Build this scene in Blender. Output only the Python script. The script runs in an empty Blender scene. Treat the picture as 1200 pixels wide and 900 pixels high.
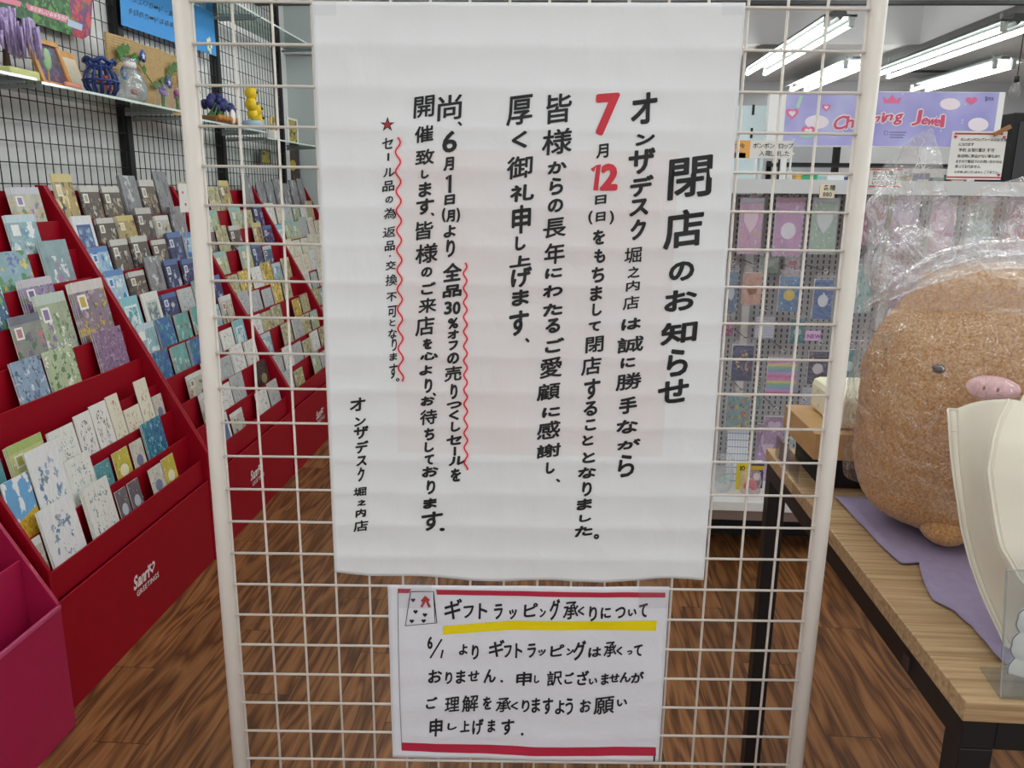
import bpy, bmesh, math, random
from mathutils import Vector, Matrix, noise

# ------------------------------------------------------------------ camera
SC = bpy.context.scene
COL = SC.collection
FPX = 946.0                                            # focal length in pixels of the 1200x900 frame
CAM = Vector((0, 0, 1.45))
_Y = Vector((59, 228, FPX)).normalized()
_Z = Vector((48, 3915, -FPX)); _Z = (_Z - _Z.dot(_Y) * _Y).normalized()
_X = -_Y.cross(_Z)
C2W = Matrix((_X, _Y, _Z))                             # camera (right, up, forward) -> world
RIGHT, UP, FWD = (C2W @ Vector(v) for v in ((1, 0, 0), (0, 1, 0), (0, 0, 1)))
cd = bpy.data.cameras.new('camera'); cam = bpy.data.objects.new('camera', cd); COL.objects.link(cam)
m = Matrix((RIGHT, UP, -FWD)).transposed().to_4x4(); m.translation = CAM
cam.matrix_world = m
cd.sensor_fit = 'HORIZONTAL'; cd.sensor_width = 36; cd.lens = 36 * FPX / 1200; cd.clip_start = .02
SC.camera = cam

# ------------------------------------------------------------------ world and exposure
W = bpy.data.worlds.new('world'); SC.world = W; W.use_nodes = True
W.node_tree.nodes['Background'].inputs[0].default_value = (.97, .985, 1, 1)
W.node_tree.nodes['Background'].inputs[1].default_value = 0.75
SC.view_settings.view_transform = 'Standard'
SC.view_settings.look = 'None'
SC.view_settings.gamma = 1
SC.view_settings.use_curve_mapping = False
SC.view_settings.exposure = 0.27
SC.cycles.transparent_max_bounces = 40
TUBE = 11.0                                            # radiance of the fluorescent tubes

random.seed(7)
R = random.Random(11)

def ray(px, py): return C2W @ Vector((px - 600, 450 - py, FPX))
def onplane(px, py, n, d):
    r = ray(px, py); n = Vector(n)
    return CAM + r * ((d - n.dot(CAM)) / n.dot(r))
def at_x(px, py, x): return onplane(px, py, (1, 0, 0), x)
def at_y(px, py, y): return onplane(px, py, (0, 1, 0), y)
def at_z(px, py, z): return onplane(px, py, (0, 0, 1), z)
def proj(p):
    v = C2W.transposed() @ (Vector(p) - CAM)
    return 600 + FPX * v.x / v.z, 450 - FPX * v.y / v.z

# ------------------------------------------------------------------ materials
def lin(c):
    return tuple(((v / 255) / 12.92 if v / 255 <= .04045 else (((v / 255) + .055) / 1.055) ** 2.4) for v in c) + (1,)

class NT:
    def __init__(s, name):
        s.m = bpy.data.materials.new(name); s.m.use_nodes = True
        s.t = s.m.node_tree; s.b = s.t.nodes['Principled BSDF']; s.out = s.t.nodes['Material Output']
    def n(s, typ, ins=None, **kw):
        q = s.t.nodes.new(typ)
        for k, v in kw.items(): setattr(q, k, v)
        for k, v in (ins or {}).items():
            if isinstance(v, bpy.types.NodeSocket): s.t.links.new(v, q.inputs[k])
            else: q.inputs[k].default_value = v
        return q
    def link(s, a, b): s.t.links.new(a, b)
    def math(s, op, a, b=None, c=None):
        ins = {0: a}
        if b is not None: ins[1] = b
        if c is not None: ins[2] = c
        return s.n('ShaderNodeMath', ins, operation=op).outputs[0]
    def mix(s, fac, a, b):
        q = s.n('ShaderNodeMix', data_type='RGBA')
        for i, v in ((0, fac), (6, a), (7, b)):
            if isinstance(v, bpy.types.NodeSocket): s.link(v, q.inputs[i])
            else: q.inputs[i].default_value = v
        return q.outputs[2]
    def ramp(s, fac, stops, interp='LINEAR'):
        q = s.n('ShaderNodeValToRGB', {0: fac}); cr = q.color_ramp; cr.interpolation = interp
        while len(cr.elements) < len(stops): cr.elements.new(.5)
        for e, (p, c) in zip(cr.elements, stops): e.position = p; e.color = c
        return q.outputs[0]
    def bump(s, h, strength=.3, dist=.002):
        q = s.n('ShaderNodeBump', {'Height': h, 'Strength': strength, 'Distance': dist})
        s.link(q.outputs[0], s.b.inputs['Normal'])

MATS = {}
def mat(name, rgb, rough=.5, metal=0, coat=0, bump=None, spec=.5, emit=0, alpha=1, noise_amt=0, noise_scale=20):
    if name in MATS: return MATS[name]
    N = NT(name); b = N.b
    c = lin(rgb)
    b.inputs['Base Color'].default_value = c
    b.inputs['Roughness'].default_value = rough; b.inputs['Metallic'].default_value = metal
    b.inputs['Coat Weight'].default_value = coat; b.inputs['Specular IOR Level'].default_value = spec
    b.inputs['Alpha'].default_value = alpha
    tc = N.n('ShaderNodeTexCoord')
    if noise_amt:
        nz = N.n('ShaderNodeTexNoise', {'Vector': tc.outputs['Object'], 'Scale': noise_scale, 'Detail': 6})
        d = tuple(v * (1 - noise_amt) for v in c[:3]) + (1,)
        l = tuple(min(1, v * (1 + noise_amt)) for v in c[:3]) + (1,)
        N.link(N.ramp(nz.outputs[0], [(.3, d), (.7, l)]), b.inputs['Base Color'])
    if bump:
        nz = N.n('ShaderNodeTexNoise', {'Vector': tc.outputs['Object'], 'Scale': bump[0], 'Detail': 4})
        N.bump(nz.outputs[0], bump[1], bump[2])
    if emit:
        b.inputs['Emission Color'].default_value = c; b.inputs['Emission Strength'].default_value = emit
    MATS[name] = N.m
    return N.m

def film(name, rgb, alpha, rough=.08, bumps=(14, .6, .02), spec=.5, folds=0.):
    """thin clear plastic: mostly see-through, with a real gloss"""
    if name in MATS: return MATS[name]
    N = NT(name)
    tc = N.n('ShaderNodeTexCoord')
    nz = N.n('ShaderNodeTexNoise', {'Vector': tc.outputs['Object'], 'Scale': bumps[0], 'Detail': 3, 'Distortion': 1.2})
    bp = N.n('ShaderNodeBump', {'Height': nz.outputs[0], 'Strength': bumps[1], 'Distance': bumps[2]})
    tr = N.n('ShaderNodeBsdfTransparent', {'Color': (.97, .97, .98, 1)})
    df = N.n('ShaderNodeBsdfDiffuse', {'Color': lin(rgb), 'Normal': bp.outputs[0]})
    gl = N.n('ShaderNodeBsdfGlossy', {'Color': (1, 1, 1, 1), 'Roughness': rough, 'Normal': bp.outputs[0]})
    tl = N.n('ShaderNodeBsdfTranslucent', {'Color': lin(rgb), 'Normal': bp.outputs[0]})
    d2 = N.n('ShaderNodeMixShader', {0: .5, 1: df.outputs[0], 2: tl.outputs[0]})
    lw = N.n('ShaderNodeLayerWeight', {'Blend': .5, 'Normal': bp.outputs[0]})
    fac = N.math('POWER', lw.outputs['Facing'], 4.)
    al = N.math('ADD', alpha * .7, N.math('MULTIPLY', fac, alpha * 1.6))
    if folds:                                            # white stress lines where the film has been crumpled
        for sc_, wd in ((9., .007), (19., .010), (37., .014)):
            st = N.n('ShaderNodeVectorMath', {0: tc.outputs['Object'], 1: (1, 1, .35)}, operation='MULTIPLY').outputs[0]
            q = N.n('ShaderNodeTexNoise', {'Vector': st, 'Scale': sc_, 'Detail': 0}).outputs[0]
            q2 = N.n('ShaderNodeTexNoise', {'Vector': tc.outputs['Object'], 'Scale': sc_ * .6}).outputs[0]
            ln = N.n('ShaderNodeMapRange', {0: N.math('ABSOLUTE', N.math('SUBTRACT', q, .5)), 1: 0., 2: wd, 3: 1., 4: 0.}).outputs[0]
            gate = N.n('ShaderNodeMapRange', {0: q2, 1: .50, 2: .60}).outputs[0]
            al = N.math('ADD', al, N.math('MULTIPLY', N.math('MULTIPLY', ln, gate), folds))
    al = N.math('MINIMUM', al, .92)
    m1 = N.n('ShaderNodeMixShader', {0: al, 1: tr.outputs[0], 2: d2.outputs[0]})
    f2 = N.math('MULTIPLY', N.math('ADD', .07, N.math('MULTIPLY', fac, .5)), spec)
    m2 = N.n('ShaderNodeMixShader', {0: f2, 1: m1.outputs[0], 2: gl.outputs[0]})
    N.link(m2.outputs[0], N.out.inputs[0])
    MATS[name] = N.m
    return N.m

def clear(name, tint, spec=1.0, rough=.02, haze=.0):
    """flat clear glass or acrylic sheet"""
    if name in MATS: return MATS[name]
    N = NT(name)
    tr = N.n('ShaderNodeBsdfTransparent', {'Color': lin(tint)})
    gl = N.n('ShaderNodeBsdfGlossy', {'Roughness': rough})
    lw = N.n('ShaderNodeLayerWeight', {'Blend': .5})
    fr = N.n('ShaderNodeMath', {0: N.math('POWER', lw.outputs['Facing'], 4.), 1: .05}, operation='ADD')
    df = N.n('ShaderNodeBsdfDiffuse', {'Color': lin(tint)})
    m0 = N.n('ShaderNodeMixShader', {0: haze, 1: tr.outputs[0], 2: df.outputs[0]})
    m2 = N.n('ShaderNodeMixShader', {0: N.math('MULTIPLY', fr.outputs[0], spec), 1: m0.outputs[0], 2: gl.outputs[0]})
    N.link(m2.outputs[0], N.out.inputs[0])
    MATS[name] = N.m
    return N.m

WHITE = (238, 238, 236)
def card_mat(name, base, pal, motif='flowers', scale=7, head=None, coat=.9):
    """printed card front on its UV square"""
    if name in MATS: return MATS[name]
    N = NT(name); b = N.b
    uv = N.n('ShaderNodeTexCoord').outputs['UV']
    oi = N.n('ShaderNodeObjectInfo').outputs['Random']
    sep = N.n('ShaderNodeSeparateXYZ', {0: uv}); u, v = sep.outputs[0], sep.outputs[1]
    off = N.n('ShaderNodeVectorMath', {0: uv, 1: N.n('ShaderNodeCombineXYZ', {0: N.math('MULTIPLY', oi, 37.), 1: N.math('MULTIPLY', oi, 91.)}).outputs[0]}, operation='ADD').outputs[0]
    nz = N.n('ShaderNodeTexNoise', {'Vector': off, 'Scale': 4., 'Detail': 5}).outputs[0]
    wv = N.n('ShaderNodeTexNoise', {'Vector': off, 'Scale': scale * 1.6, 'Detail': 4})
    woff = N.n('ShaderNodeVectorMath', {0: wv.outputs['Color'], 1: (.5, .5, .5)}, operation='SUBTRACT').outputs[0]
    woff = N.n('ShaderNodeVectorMath', {0: woff, 3: 2.2 / scale}, operation='SCALE').outputs[0]
    off = N.n('ShaderNodeVectorMath', {0: off, 1: woff}, operation='ADD').outputs[0]
    colr = lin(base)
    c2 = tuple(x * .55 for x in colr[:3]) + (1,)
    col = N.mix(nz, c2, tuple(min(1, x * 1.15) for x in colr[:3]) + (1,))
    P = [lin(p) for p in pal]
    def cell_col(vor):
        r = N.n('ShaderNodeSeparateColor', {0: vor.outputs['Color']}).outputs[0]
        k = len(P)
        return N.ramp(r, [(i / k, P[i]) for i in range(k)], 'CONSTANT')
    def band(x, lo, hi):
        return N.math('MULTIPLY', N.math('GREATER_THAN', x, lo), N.math('LESS_THAN', x, hi))
    if motif in ('flowers', 'portrait', 'scene'):
        vo = N.n('ShaderNodeTexVoronoi', {'Vector': off, 'Scale': scale})
        msk = N.math('LESS_THAN', vo.outputs['Distance'], .42)
        if motif == 'portrait':
            msk = N.math('MULTIPLY', msk, band(v, .05, .72))
        if motif == 'scene':
            sky = N.mix(N.math('GREATER_THAN', nz, .56), lin((110, 175, 225)), lin((240, 245, 250)))
            col = N.mix(N.math('GREATER_THAN', v, N.math('ADD', .42, N.math('MULTIPLY', u, .12))), lin(base), sky)
            msk = N.math('MULTIPLY', msk, N.math('LESS_THAN', v, .45))
        col = N.mix(msk, col, cell_col(vo))
    elif motif == 'wreath':
        d = N.n('ShaderNodeVectorMath', {0: uv, 1: (.5, .52, 0)}, operation='DISTANCE').outputs['Value']
        vo = N.n('ShaderNodeTexVoronoi', {'Vector': off, 'Scale': scale})
        msk = N.math('MULTIPLY', N.math('LESS_THAN', vo.outputs['Distance'], .4), band(d, .12, .36))
        col = N.mix(msk, lin(base), cell_col(vo))
    elif motif == 'frame':
        ins = N.math('MULTIPLY', band(u, .14, .86), band(v, .12, .8))
        ring = N.math('MULTIPLY', ins, N.math('SUBTRACT', 1., N.math('MULTIPLY', band(u, .2, .8), band(v, .18, .74))))
        vo = N.n('ShaderNodeTexVoronoi', {'Vector': off, 'Scale': scale})
        col = N.mix(ins, lin(base), cell_col(vo))
        col = N.mix(ring, col, P[0])
    elif motif == 'lines':
        vo = N.n('ShaderNodeTexVoronoi', {'Vector': off, 'Scale': scale * 1.3})
        msk = N.math('MULTIPLY', N.math('MULTIPLY', N.math('LESS_THAN', vo.outputs['Distance'], .3), band(u, .15, .85)), band(v, .2, .9))
        col = N.mix(msk, lin(base), cell_col(vo))
        corner = N.math('MULTIPLY', N.math('GREATER_THAN', u, .62), N.math('LESS_THAN', v, .2))
        col = N.mix(corner, col, P[-1])
    elif motif == 'stripes':
        w = N.math('FRACT', N.math('MULTIPLY', v, scale / len(P)))
        col = N.ramp(w, [(i / len(P), P[i]) for i in range(len(P))], 'CONSTANT')
    elif motif == 'grid':
        gx = N.math('LESS_THAN', N.math('FRACT', N.math('MULTIPLY', u, scale)), .12)
        gy = N.math('LESS_THAN', N.math('FRACT', N.math('MULTIPLY', v, scale)), .12)
        col = N.mix(N.math('MAXIMUM', gx, gy), lin(base), P[0])
    elif motif == 'heart':
        x = N.math('MULTIPLY', N.math('SUBTRACT', u, .5), 2.7)
        y = N.math('MULTIPLY', N.math('SUBTRACT', v, .58), 4.6)
        yy = N.math('SUBTRACT', y, N.math('MULTIPLY', N.math('POWER', N.math('ABSOLUTE', x), .7), .8))
        d = N.math('ADD', N.math('MULTIPLY', x, x), N.math('MULTIPLY', yy, yy))
        vo = N.n('ShaderNodeTexVoronoi', {'Vector': off, 'Scale': scale})
        col = N.mix(N.math('LESS_THAN', vo.outputs['Distance'], .3), col, cell_col(vo))
        col = N.mix(N.math('LESS_THAN', d, .95), col, P[-1])
        col = N.mix(N.math('LESS_THAN', d, .78), col, P[0])
    elif motif == 'blob':
        q = N.n('ShaderNodeVectorMath', {0: N.n('ShaderNodeCombineXYZ', {0: u, 1: N.math('MULTIPLY', v, 1.7)}).outputs[0], 1: (.5, .80, 0)}, operation='DISTANCE').outputs['Value']
        vo = N.n('ShaderNodeTexVoronoi', {'Vector': off, 'Scale': scale})
        col = N.mix(N.math('LESS_THAN', vo.outputs['Distance'], .22), col, cell_col(vo))
        col = N.mix(N.math('LESS_THAN', q, .27), col, P[0])
    if head:
        col = N.mix(N.math('GREATER_THAN', v, .86), col, lin(head))
        sq = N.math('MULTIPLY', band(u, .1, .36), band(v, .62, .82))
        sq2 = N.math('MULTIPLY', band(u, .15, .31), band(v, .65, .79))
        col = N.mix(sq, col, lin(WHITE)); col = N.mix(sq2, col, P[0])
    N.link(col, b.inputs['Base Color'])
    b.inputs['Roughness'].default_value = .45
    b.inputs['Coat Weight'].default_value = coat; b.inputs['Coat Roughness'].default_value = .09
    nz2 = N.n('ShaderNodeTexNoise', {'Vector': off, 'Scale': 3.5, 'Detail': 2, 'Distortion': 1.})
    bp = N.n('ShaderNodeBump', {'Height': nz2.outputs[0], 'Strength': .9, 'Distance': .03})
    N.link(bp.outputs[0], b.inputs['Coat Normal'])
    MATS[name] = N.m
    return N.m

# ------------------------------------------------------------------ mesh helpers
class MB:
    def __init__(s): s.v = []; s.f = []; s.mi = []; s.uv = {}
    def quad(s, pts, mi=0, uv=None):
        k = len(s.v); s.v += [Vector(p) for p in pts]; s.f.append(tuple(range(k, k + len(pts)))); s.mi.append(mi)
        if uv: s.uv[len(s.f) - 1] = uv
    def box(s, x0, y0, z0, x1, y1, z1, mi=0, M=None, front=None):
        """front: material index of the -Y face, which also gets a 0..1 UV square; 'x' variants via M"""
        P = [Vector(p) for p in ((x0, y0, z0), (x1, y0, z0), (x1, y1, z0), (x0, y1, z0), (x0, y0, z1), (x1, y0, z1), (x1, y1, z1), (x0, y1, z1))]
        if M: P = [M @ p for p in P]
        k = len(s.v); s.v += P
        for j, q in enumerate(((0, 3, 2, 1), (4, 5, 6, 7), (0, 1, 5, 4), (1, 2, 6, 5), (2, 3, 7, 6), (3, 0, 4, 7))):
            s.f.append(tuple(k + i for i in q)); s.mi.append(mi)
            if front is not None and j == 2:
                s.mi[-1] = front; s.uv[len(s.f) - 1] = [(0, 0), (1, 0), (1, 1), (0, 1)]
    def tube(s, pts, r, n=8, mi=0, cap=True, r2=None):
        pts = [Vector(p) for p in pts]; base = len(s.v); L = len(pts)
        for i, p in enumerate(pts):
            d = (pts[min(i + 1, L - 1)] - pts[max(i - 1, 0)]).normalized()
            a = d.orthogonal().normalized() if i == 0 else (a - d * a.dot(d)).normalized()
            b = d.cross(a)
            rr = r if r2 is None else r + (r2 - r) * i / max(1, L - 1)
            for k in range(n):
                t = 2 * math.pi * k / n
                s.v.append(p + (a * math.cos(t) + b * math.sin(t)) * rr)
        for i in range(L - 1):
            for k in range(n):
                s.f.append((base + i * n + k, base + i * n + (k + 1) % n, base + (i + 1) * n + (k + 1) % n, base + (i + 1) * n + k)); s.mi.append(mi)
        if cap:
            s.f.append(tuple(base + k for k in reversed(range(n)))); s.mi.append(mi)
            s.f.append(tuple(base + (L - 1) * n + k for k in range(n))); s.mi.append(mi)
    def lathe(s, c, prof, n=16, mi=0, sx=1, sy=1, M=None):
        base = len(s.v); c = Vector(c)
        for r, z in prof:
            for k in range(n):
                t = 2 * math.pi * k / n
                p = Vector((r * math.cos(t) * sx, r * math.sin(t) * sy, z))
                s.v.append(c + (M @ p if M else p))
        for i in range(len(prof) - 1):
            for k in range(n):
                s.f.append((base + i * n + k, base + i * n + (k + 1) % n, base + (i + 1) * n + (k + 1) % n, base + (i + 1) * n + k)); s.mi.append(mi)
        s.f.append(tuple(base + k for k in reversed(range(n)))); s.mi.append(mi)
        s.f.append(tuple(base + (len(prof) - 1) * n + k for k in range(n))); s.mi.append(mi)
    def ball(s, c, r, n=10, mi=0, sx=1, sy=1, sz=1):
        m_ = n // 2 + 2
        s.lathe(c, [(max(1e-4, r * math.sin(math.pi * i / m_)), -r * sz * math.cos(math.pi * i / m_)) for i in range(m_ + 1)], n, mi, sx, sy)
    def prism(s, pts, d, mi=0):
        """polygon pts extruded by vector d"""
        k = len(s.v); n = len(pts); d = Vector(d)
        s.v += [Vector(p) for p in pts] + [Vector(p) + d for p in pts]
        s.f.append(tuple(range(k + n - 1, k - 1, -1))); s.mi.append(mi)
        s.f.append(tuple(range(k + n, k + 2 * n))); s.mi.append(mi)
        for i in range(n):
            j = (i + 1) % n
            s.f.append((k + i, k + j, k + n + j, k + n + i)); s.mi.append(mi)
    def grid(s, fn, nu, nv, mi=0, uv=False):
        base = len(s.v)
        for j in range(nv + 1):
            for i in range(nu + 1): s.v.append(Vector(fn(i / nu, j / nv)))
        for j in range(nv):
            for i in range(nu):
                a = base + j * (nu + 1) + i
                s.f.append((a, a + 1, a + nu + 2, a + nu + 1)); s.mi.append(mi)
                if uv: s.uv[len(s.f) - 1] = [(i / nu, j / nv), ((i + 1) / nu, j / nv), ((i + 1) / nu, (j + 1) / nv), (i / nu, (j + 1) / nv)]
    def build(s, name, mats, parent=None, smooth=False, bevel=0, org=None, solid=0, subsurf=0, recalc=True):
        me = bpy.data.meshes.new(name)
        o = Vector((0, 0, 0))
        if parent is not None: o = world_loc(parent)
        loc = Vector((0, 0, 0))
        if parent is None:
            if org is None:
                xs = [v.x for v in s.v]; ys = [v.y for v in s.v]; zs = [v.z for v in s.v]
                org = ((min(xs) + max(xs)) / 2, (min(ys) + max(ys)) / 2, min(zs))
            loc = Vector(org); o = loc
        me.from_pydata([v - o for v in s.v], [], s.f)
        if not isinstance(mats, (list, tuple)): mats = [mats]
        for m_ in mats: me.materials.append(m_)
        for p, k in zip(me.polygons, s.mi): p.material_index = k; p.use_smooth = smooth
        if s.uv:
            ul = me.uv_layers.new(name='UVMap')
            for fi, q in s.uv.items():
                for li, c in zip(me.polygons[fi].loop_indices, q): ul.data[li].uv = c
        if recalc:
            bm = bmesh.new(); bm.from_mesh(me); bmesh.ops.recalc_face_normals(bm, faces=bm.faces); bm.to_mesh(me); bm.free()
        ob = bpy.data.objects.new(name, me); COL.objects.link(ob)
        if parent is not None: ob.parent = parent
        else: ob.location = loc
        if solid:
            md = ob.modifiers.new('thickness', 'SOLIDIFY'); md.thickness = solid; md.offset = 0
        if bevel:
            md = ob.modifiers.new('edge', 'BEVEL'); md.width = bevel; md.segments = 2; md.limit_method = 'ANGLE'
        if subsurf:
            md = ob.modifiers.new('smooth', 'SUBSURF'); md.levels = subsurf; md.render_levels = subsurf
        return ob

def world_loc(o):
    p = Vector((0, 0, 0))
    while o is not None: p = p + o.location; o = o.parent
    return p

def tag(o, label, cat, group=None, kind=None):
    o['label'] = label; o['category'] = cat
    if group: o['group'] = group
    if kind: o['kind'] = kind
    return o
def thing(name, label, cat, loc, group=None):
    o = bpy.data.objects.new(name, None); COL.objects.link(o); o.location = loc; o.empty_display_size = .05
    return tag(o, label, cat, group)
def struct(name, mb, mats, **k):
    o = mb.build(name, mats, **k); o['kind'] = 'structure'
    o['label'] = k.get('label', name.replace('_', ' ')); return o

# ------------------------------------------------------------------ lettering
_G = {}
def glyph(ch, off):
    key = (ch, off)
    if key in _G: return _G[key]
    c = bpy.data.curves.new('t', 'FONT'); c.body = ch; c.size = 1; c.offset = off; c.resolution_u = 3
    o = bpy.data.objects.new('t', c); COL.objects.link(o)
    bpy.context.view_layer.update()
    me = bpy.data.meshes.new_from_object(o.evaluated_get(bpy.context.evaluated_depsgraph_get()))
    vs = [(v.co.x, v.co.y) for v in me.vertices]; fs = [tuple(p.vertices) for p in me.polygons]
    bpy.data.objects.remove(o); bpy.data.curves.remove(c); bpy.data.meshes.remove(me)
    x0 = min(v[0] for v in vs); x1 = max(v[0] for v in vs); y0 = min(v[1] for v in vs); y1 = max(v[1] for v in vs)
    _G[key] = ([((a - x0) / max(1e-6, x1 - x0), (b - y0) / max(1e-6, y1 - y0)) for a, b in vs], fs, (x0, x1, y0, y1))
    return _G[key]

def put_glyph(mb, ch, off, fn, cx, cy, w, h, shear=.10, lean=.0, rot=False, mi=0):
    """one glyph fitted to a w x h box round (cx, cy); y grows downward; fn maps (x, y) to the surface"""
    vs, fs, _ = glyph(ch, off)
    if rot: vs = [(1 - b, a) for a, b in vs]
    k = len(mb.v)
    hh = max(h * .5, h - shear * w)
    for a, b in vs:
        x = cx + (a - .5) * w + (b - .5) * lean * w
        y = cy - (b - .5) * hh - (a - .5) * shear * w
        mb.v.append(Vector(fn(x, y)))
    for f in fs: mb.f.append(tuple(k + i for i in f)); mb.mi.append(mi)

def brush(mb, ch, e, fn, cx, cy, w, h, n=6, **k):
    """glyph thickened to a marker stroke: the outline swept round a small ring of radius e"""
    for i in range(n):
        t = 2 * math.pi * i / n + .4
        put_glyph(mb, ch, 0., (lambda x, y, i=i: Vector(fn(x, y)) ) , cx + e * math.cos(t), cy + e * math.sin(t), w - 1.4 * e, h - 1.4 * e, **k)

def line_text(mb, s, off, fn, x, y, size, gap=.06, shear=0, mi=0, width=1.0, lean=0):
    """a row of text in natural proportions from (x, y baseline); y grows downward"""
    for ch in s:
        if ch == ' ': x += size * .35; continue
        vs, fs, (x0, x1, y0, y1) = glyph(ch, off)
        w = (x1 - x0) * size * width; h = (y1 - y0) * size
        put_glyph(mb, ch, off, fn, x + w / 2, y - y0 * size - h / 2, w, h, shear, lean, mi=mi)
        x += w + gap * size
    return x

def ribbon(mb, pts, w, fn, mi=0):
    """flat marker stroke through pts (x, y)"""
    P = [Vector(p) for p in pts]
    for i in range(len(P) - 1):
        a, b = P[i], P[i + 1]
        def nrm(j):
            d = P[min(j + 1, len(P) - 1)] - P[max(j - 1, 0)]
            return Vector((-d.y, d.x)).normalized() * (w / 2)
        na, nb = nrm(i), nrm(i + 1)
        mb.quad([fn(*(a + na)), fn(*(b + nb)), fn(*(b - nb)), fn(*(a - na))], mi)

def heart2d(n=20):
    return [(.5 + .5 * math.sin(t) ** 3, .5 + (13 * math.cos(t) - 5 * math.cos(2 * t) - 2 * math.cos(3 * t) - math.cos(4 * t)) / 32) for t in (2 * math.pi * i / n for i in range(n))]

# ------------------------------------------------------------------ base materials
M_ink = mat('black_ink', (22, 22, 24), .6)
M_red_ink = mat('red_ink', (205, 45, 60), .55)
M_pinkhalo = mat('pale_pink_ink', (243, 205, 205), .7)
M_white_metal = mat('white_powder_coat', (216, 209, 201), .35, bump=(60, .05, .001))
M_black_metal = mat('black_steel', (16, 16, 18), .45, bump=(90, .1, .001))
M_chrome = mat('chrome', (210, 212, 215), .18, metal=1)
M_red = mat('red_board', (150, 0, 26), .5, spec=.25, coat=.05, bump=(30, .03, .002), noise_amt=.05)
M_magenta = mat('magenta_board', (168, 22, 72), .42, coat=.1, bump=(30, .03, .002), noise_amt=.05)
M_edge = mat('paper_edge', (226, 226, 222), .7)
M_dark_edge = mat('dark_paper_edge', (90, 88, 92), .6)
M_glass = clear('shelf_glass', (206, 222, 216), .9, .03, .10)
M_glass_edge = mat('ground_glass_edge', (214, 228, 224), .2, coat=.5)
M_acrylic = clear('clear_acrylic', (240, 242, 242), 1.0, .02, .02)
M_white_plastic = mat('white_plastic', (232, 233, 233), .35)
M_grey_plastic = mat('grey_plastic', (150, 152, 155), .4)
M_black = mat('matt_black', (14, 14, 15), .6)

# ------------------------------------------------------------------ the room
def floor_mat():
    N = NT('wood_plank_floor')
    ob = N.n('ShaderNodeTexCoord').outputs['Object']
    s = N.n('ShaderNodeSeparateXYZ', {0: ob}); x, y = s.outputs[0], s.outputs[1]
    pw, pl = .152, .92
    ix = N.math('FLOOR', N.math('DIVIDE', x, pw))
    yo = N.math('ADD', N.math('DIVIDE', y, pl), N.math('MULTIPLY', ix, .37))
    iy = N.math('FLOOR', yo)
    idv = N.n('ShaderNodeCombineXYZ', {0: ix, 1: iy}).outputs[0]
    wn = N.n('ShaderNodeTexWhiteNoise', {0: idv}, noise_dimensions='2D').outputs[0]
    g = N.n('ShaderNodeCombineXYZ', {0: N.math('MULTIPLY', x, 12.), 1: N.math('MULTIPLY', y, 1.15), 2: N.math('MULTIPLY', wn, 40.)}).outputs[0]
    n1 = N.n('ShaderNodeTexNoise', {'Vector': g, 'Scale': 1., 'Detail': 2, 'Distortion': .35}).outputs[0]
    rings = N.math('FRACT', N.math('MULTIPLY', n1, 7.5))
    rings = N.math('ABSOLUTE', N.math('SUBTRACT', N.math('MULTIPLY', rings, 2.), 1.))
    g2 = N.n('ShaderNodeCombineXYZ', {0: N.math('MULTIPLY', x, 160.), 1: N.math('MULTIPLY', y, 5.)}).outputs[0]
    n2 = N.n('ShaderNodeTexNoise', {'Vector': g2, 'Scale': 1., 'Detail': 3}).outputs[0]
    t = N.math('ADD', N.math('MULTIPLY', rings, .46), N.math('MULTIPLY', n2, .56))
    col = N.ramp(t, [(.14, lin((62, 36, 18))), (.34, lin((96, 59, 31))), (.52, lin((125, 81, 44))), (.80, lin((150, 103, 61)))])
    hsv = N.n('ShaderNodeHueSaturation', {'Color': col, 'Value': N.math('ADD', .78, N.math('MULTIPLY', wn, .42)), 'Saturation': .98})
    fx = N.math('FRACT', N.math('DIVIDE', x, pw)); fy = N.math('FRACT', yo)
    seam = N.math('MAXIMUM', N.math('LESS_THAN', fx, .012), N.math('LESS_THAN', fy, .0025))
    c = N.mix(seam, hsv.outputs[0], lin((40, 24, 12)))
    N.link(c, N.b.inputs['Base Color'])
    N.b.inputs['Roughness'].default_value = .38
    N.b.inputs['Specular IOR Level'].default_value = .35
    N.bump(t, .08, .001)
    return N.m

X_WALL = -2.0
b = MB(); b.box(-2.6, -2.5, -.05, 6.2, 10.6, 0); struct('floor', b, floor_mat(), org=(0, 0, 0))
M_wall = mat('wall_paint', (234, 235, 235), .7, bump=(80, .1, .002))
M_grey_wall = mat('grey_wall_paint', (188, 190, 194), .7, bump=(80, .1, .002))
M_ceil = mat('ceiling_paint', (222, 222, 222), .8, bump=(60, .1, .002))
b = MB(); b.box(X_WALL - .1, -2.5, 0, X_WALL, 10.6, 3.3); struct('wall_left', b, M_wall)
b = MB(); b.box(6.1, -2.5, 0, 6.2, 10.6, 3.3); struct('wall_right', b, M_wall)
b = MB(); b.box(-2.1, 10.5, 0, 6.2, 10.6, 3.3); struct('wall_back', b, M_grey_wall)
# return wall at the end of the card racks
b = MB(); b.box(X_WALL, 6.05, 0, -.2, 6.15, 3.3); struct('wall_alcove', b, mat('pale_panel', (186, 196, 196), .6))
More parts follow.
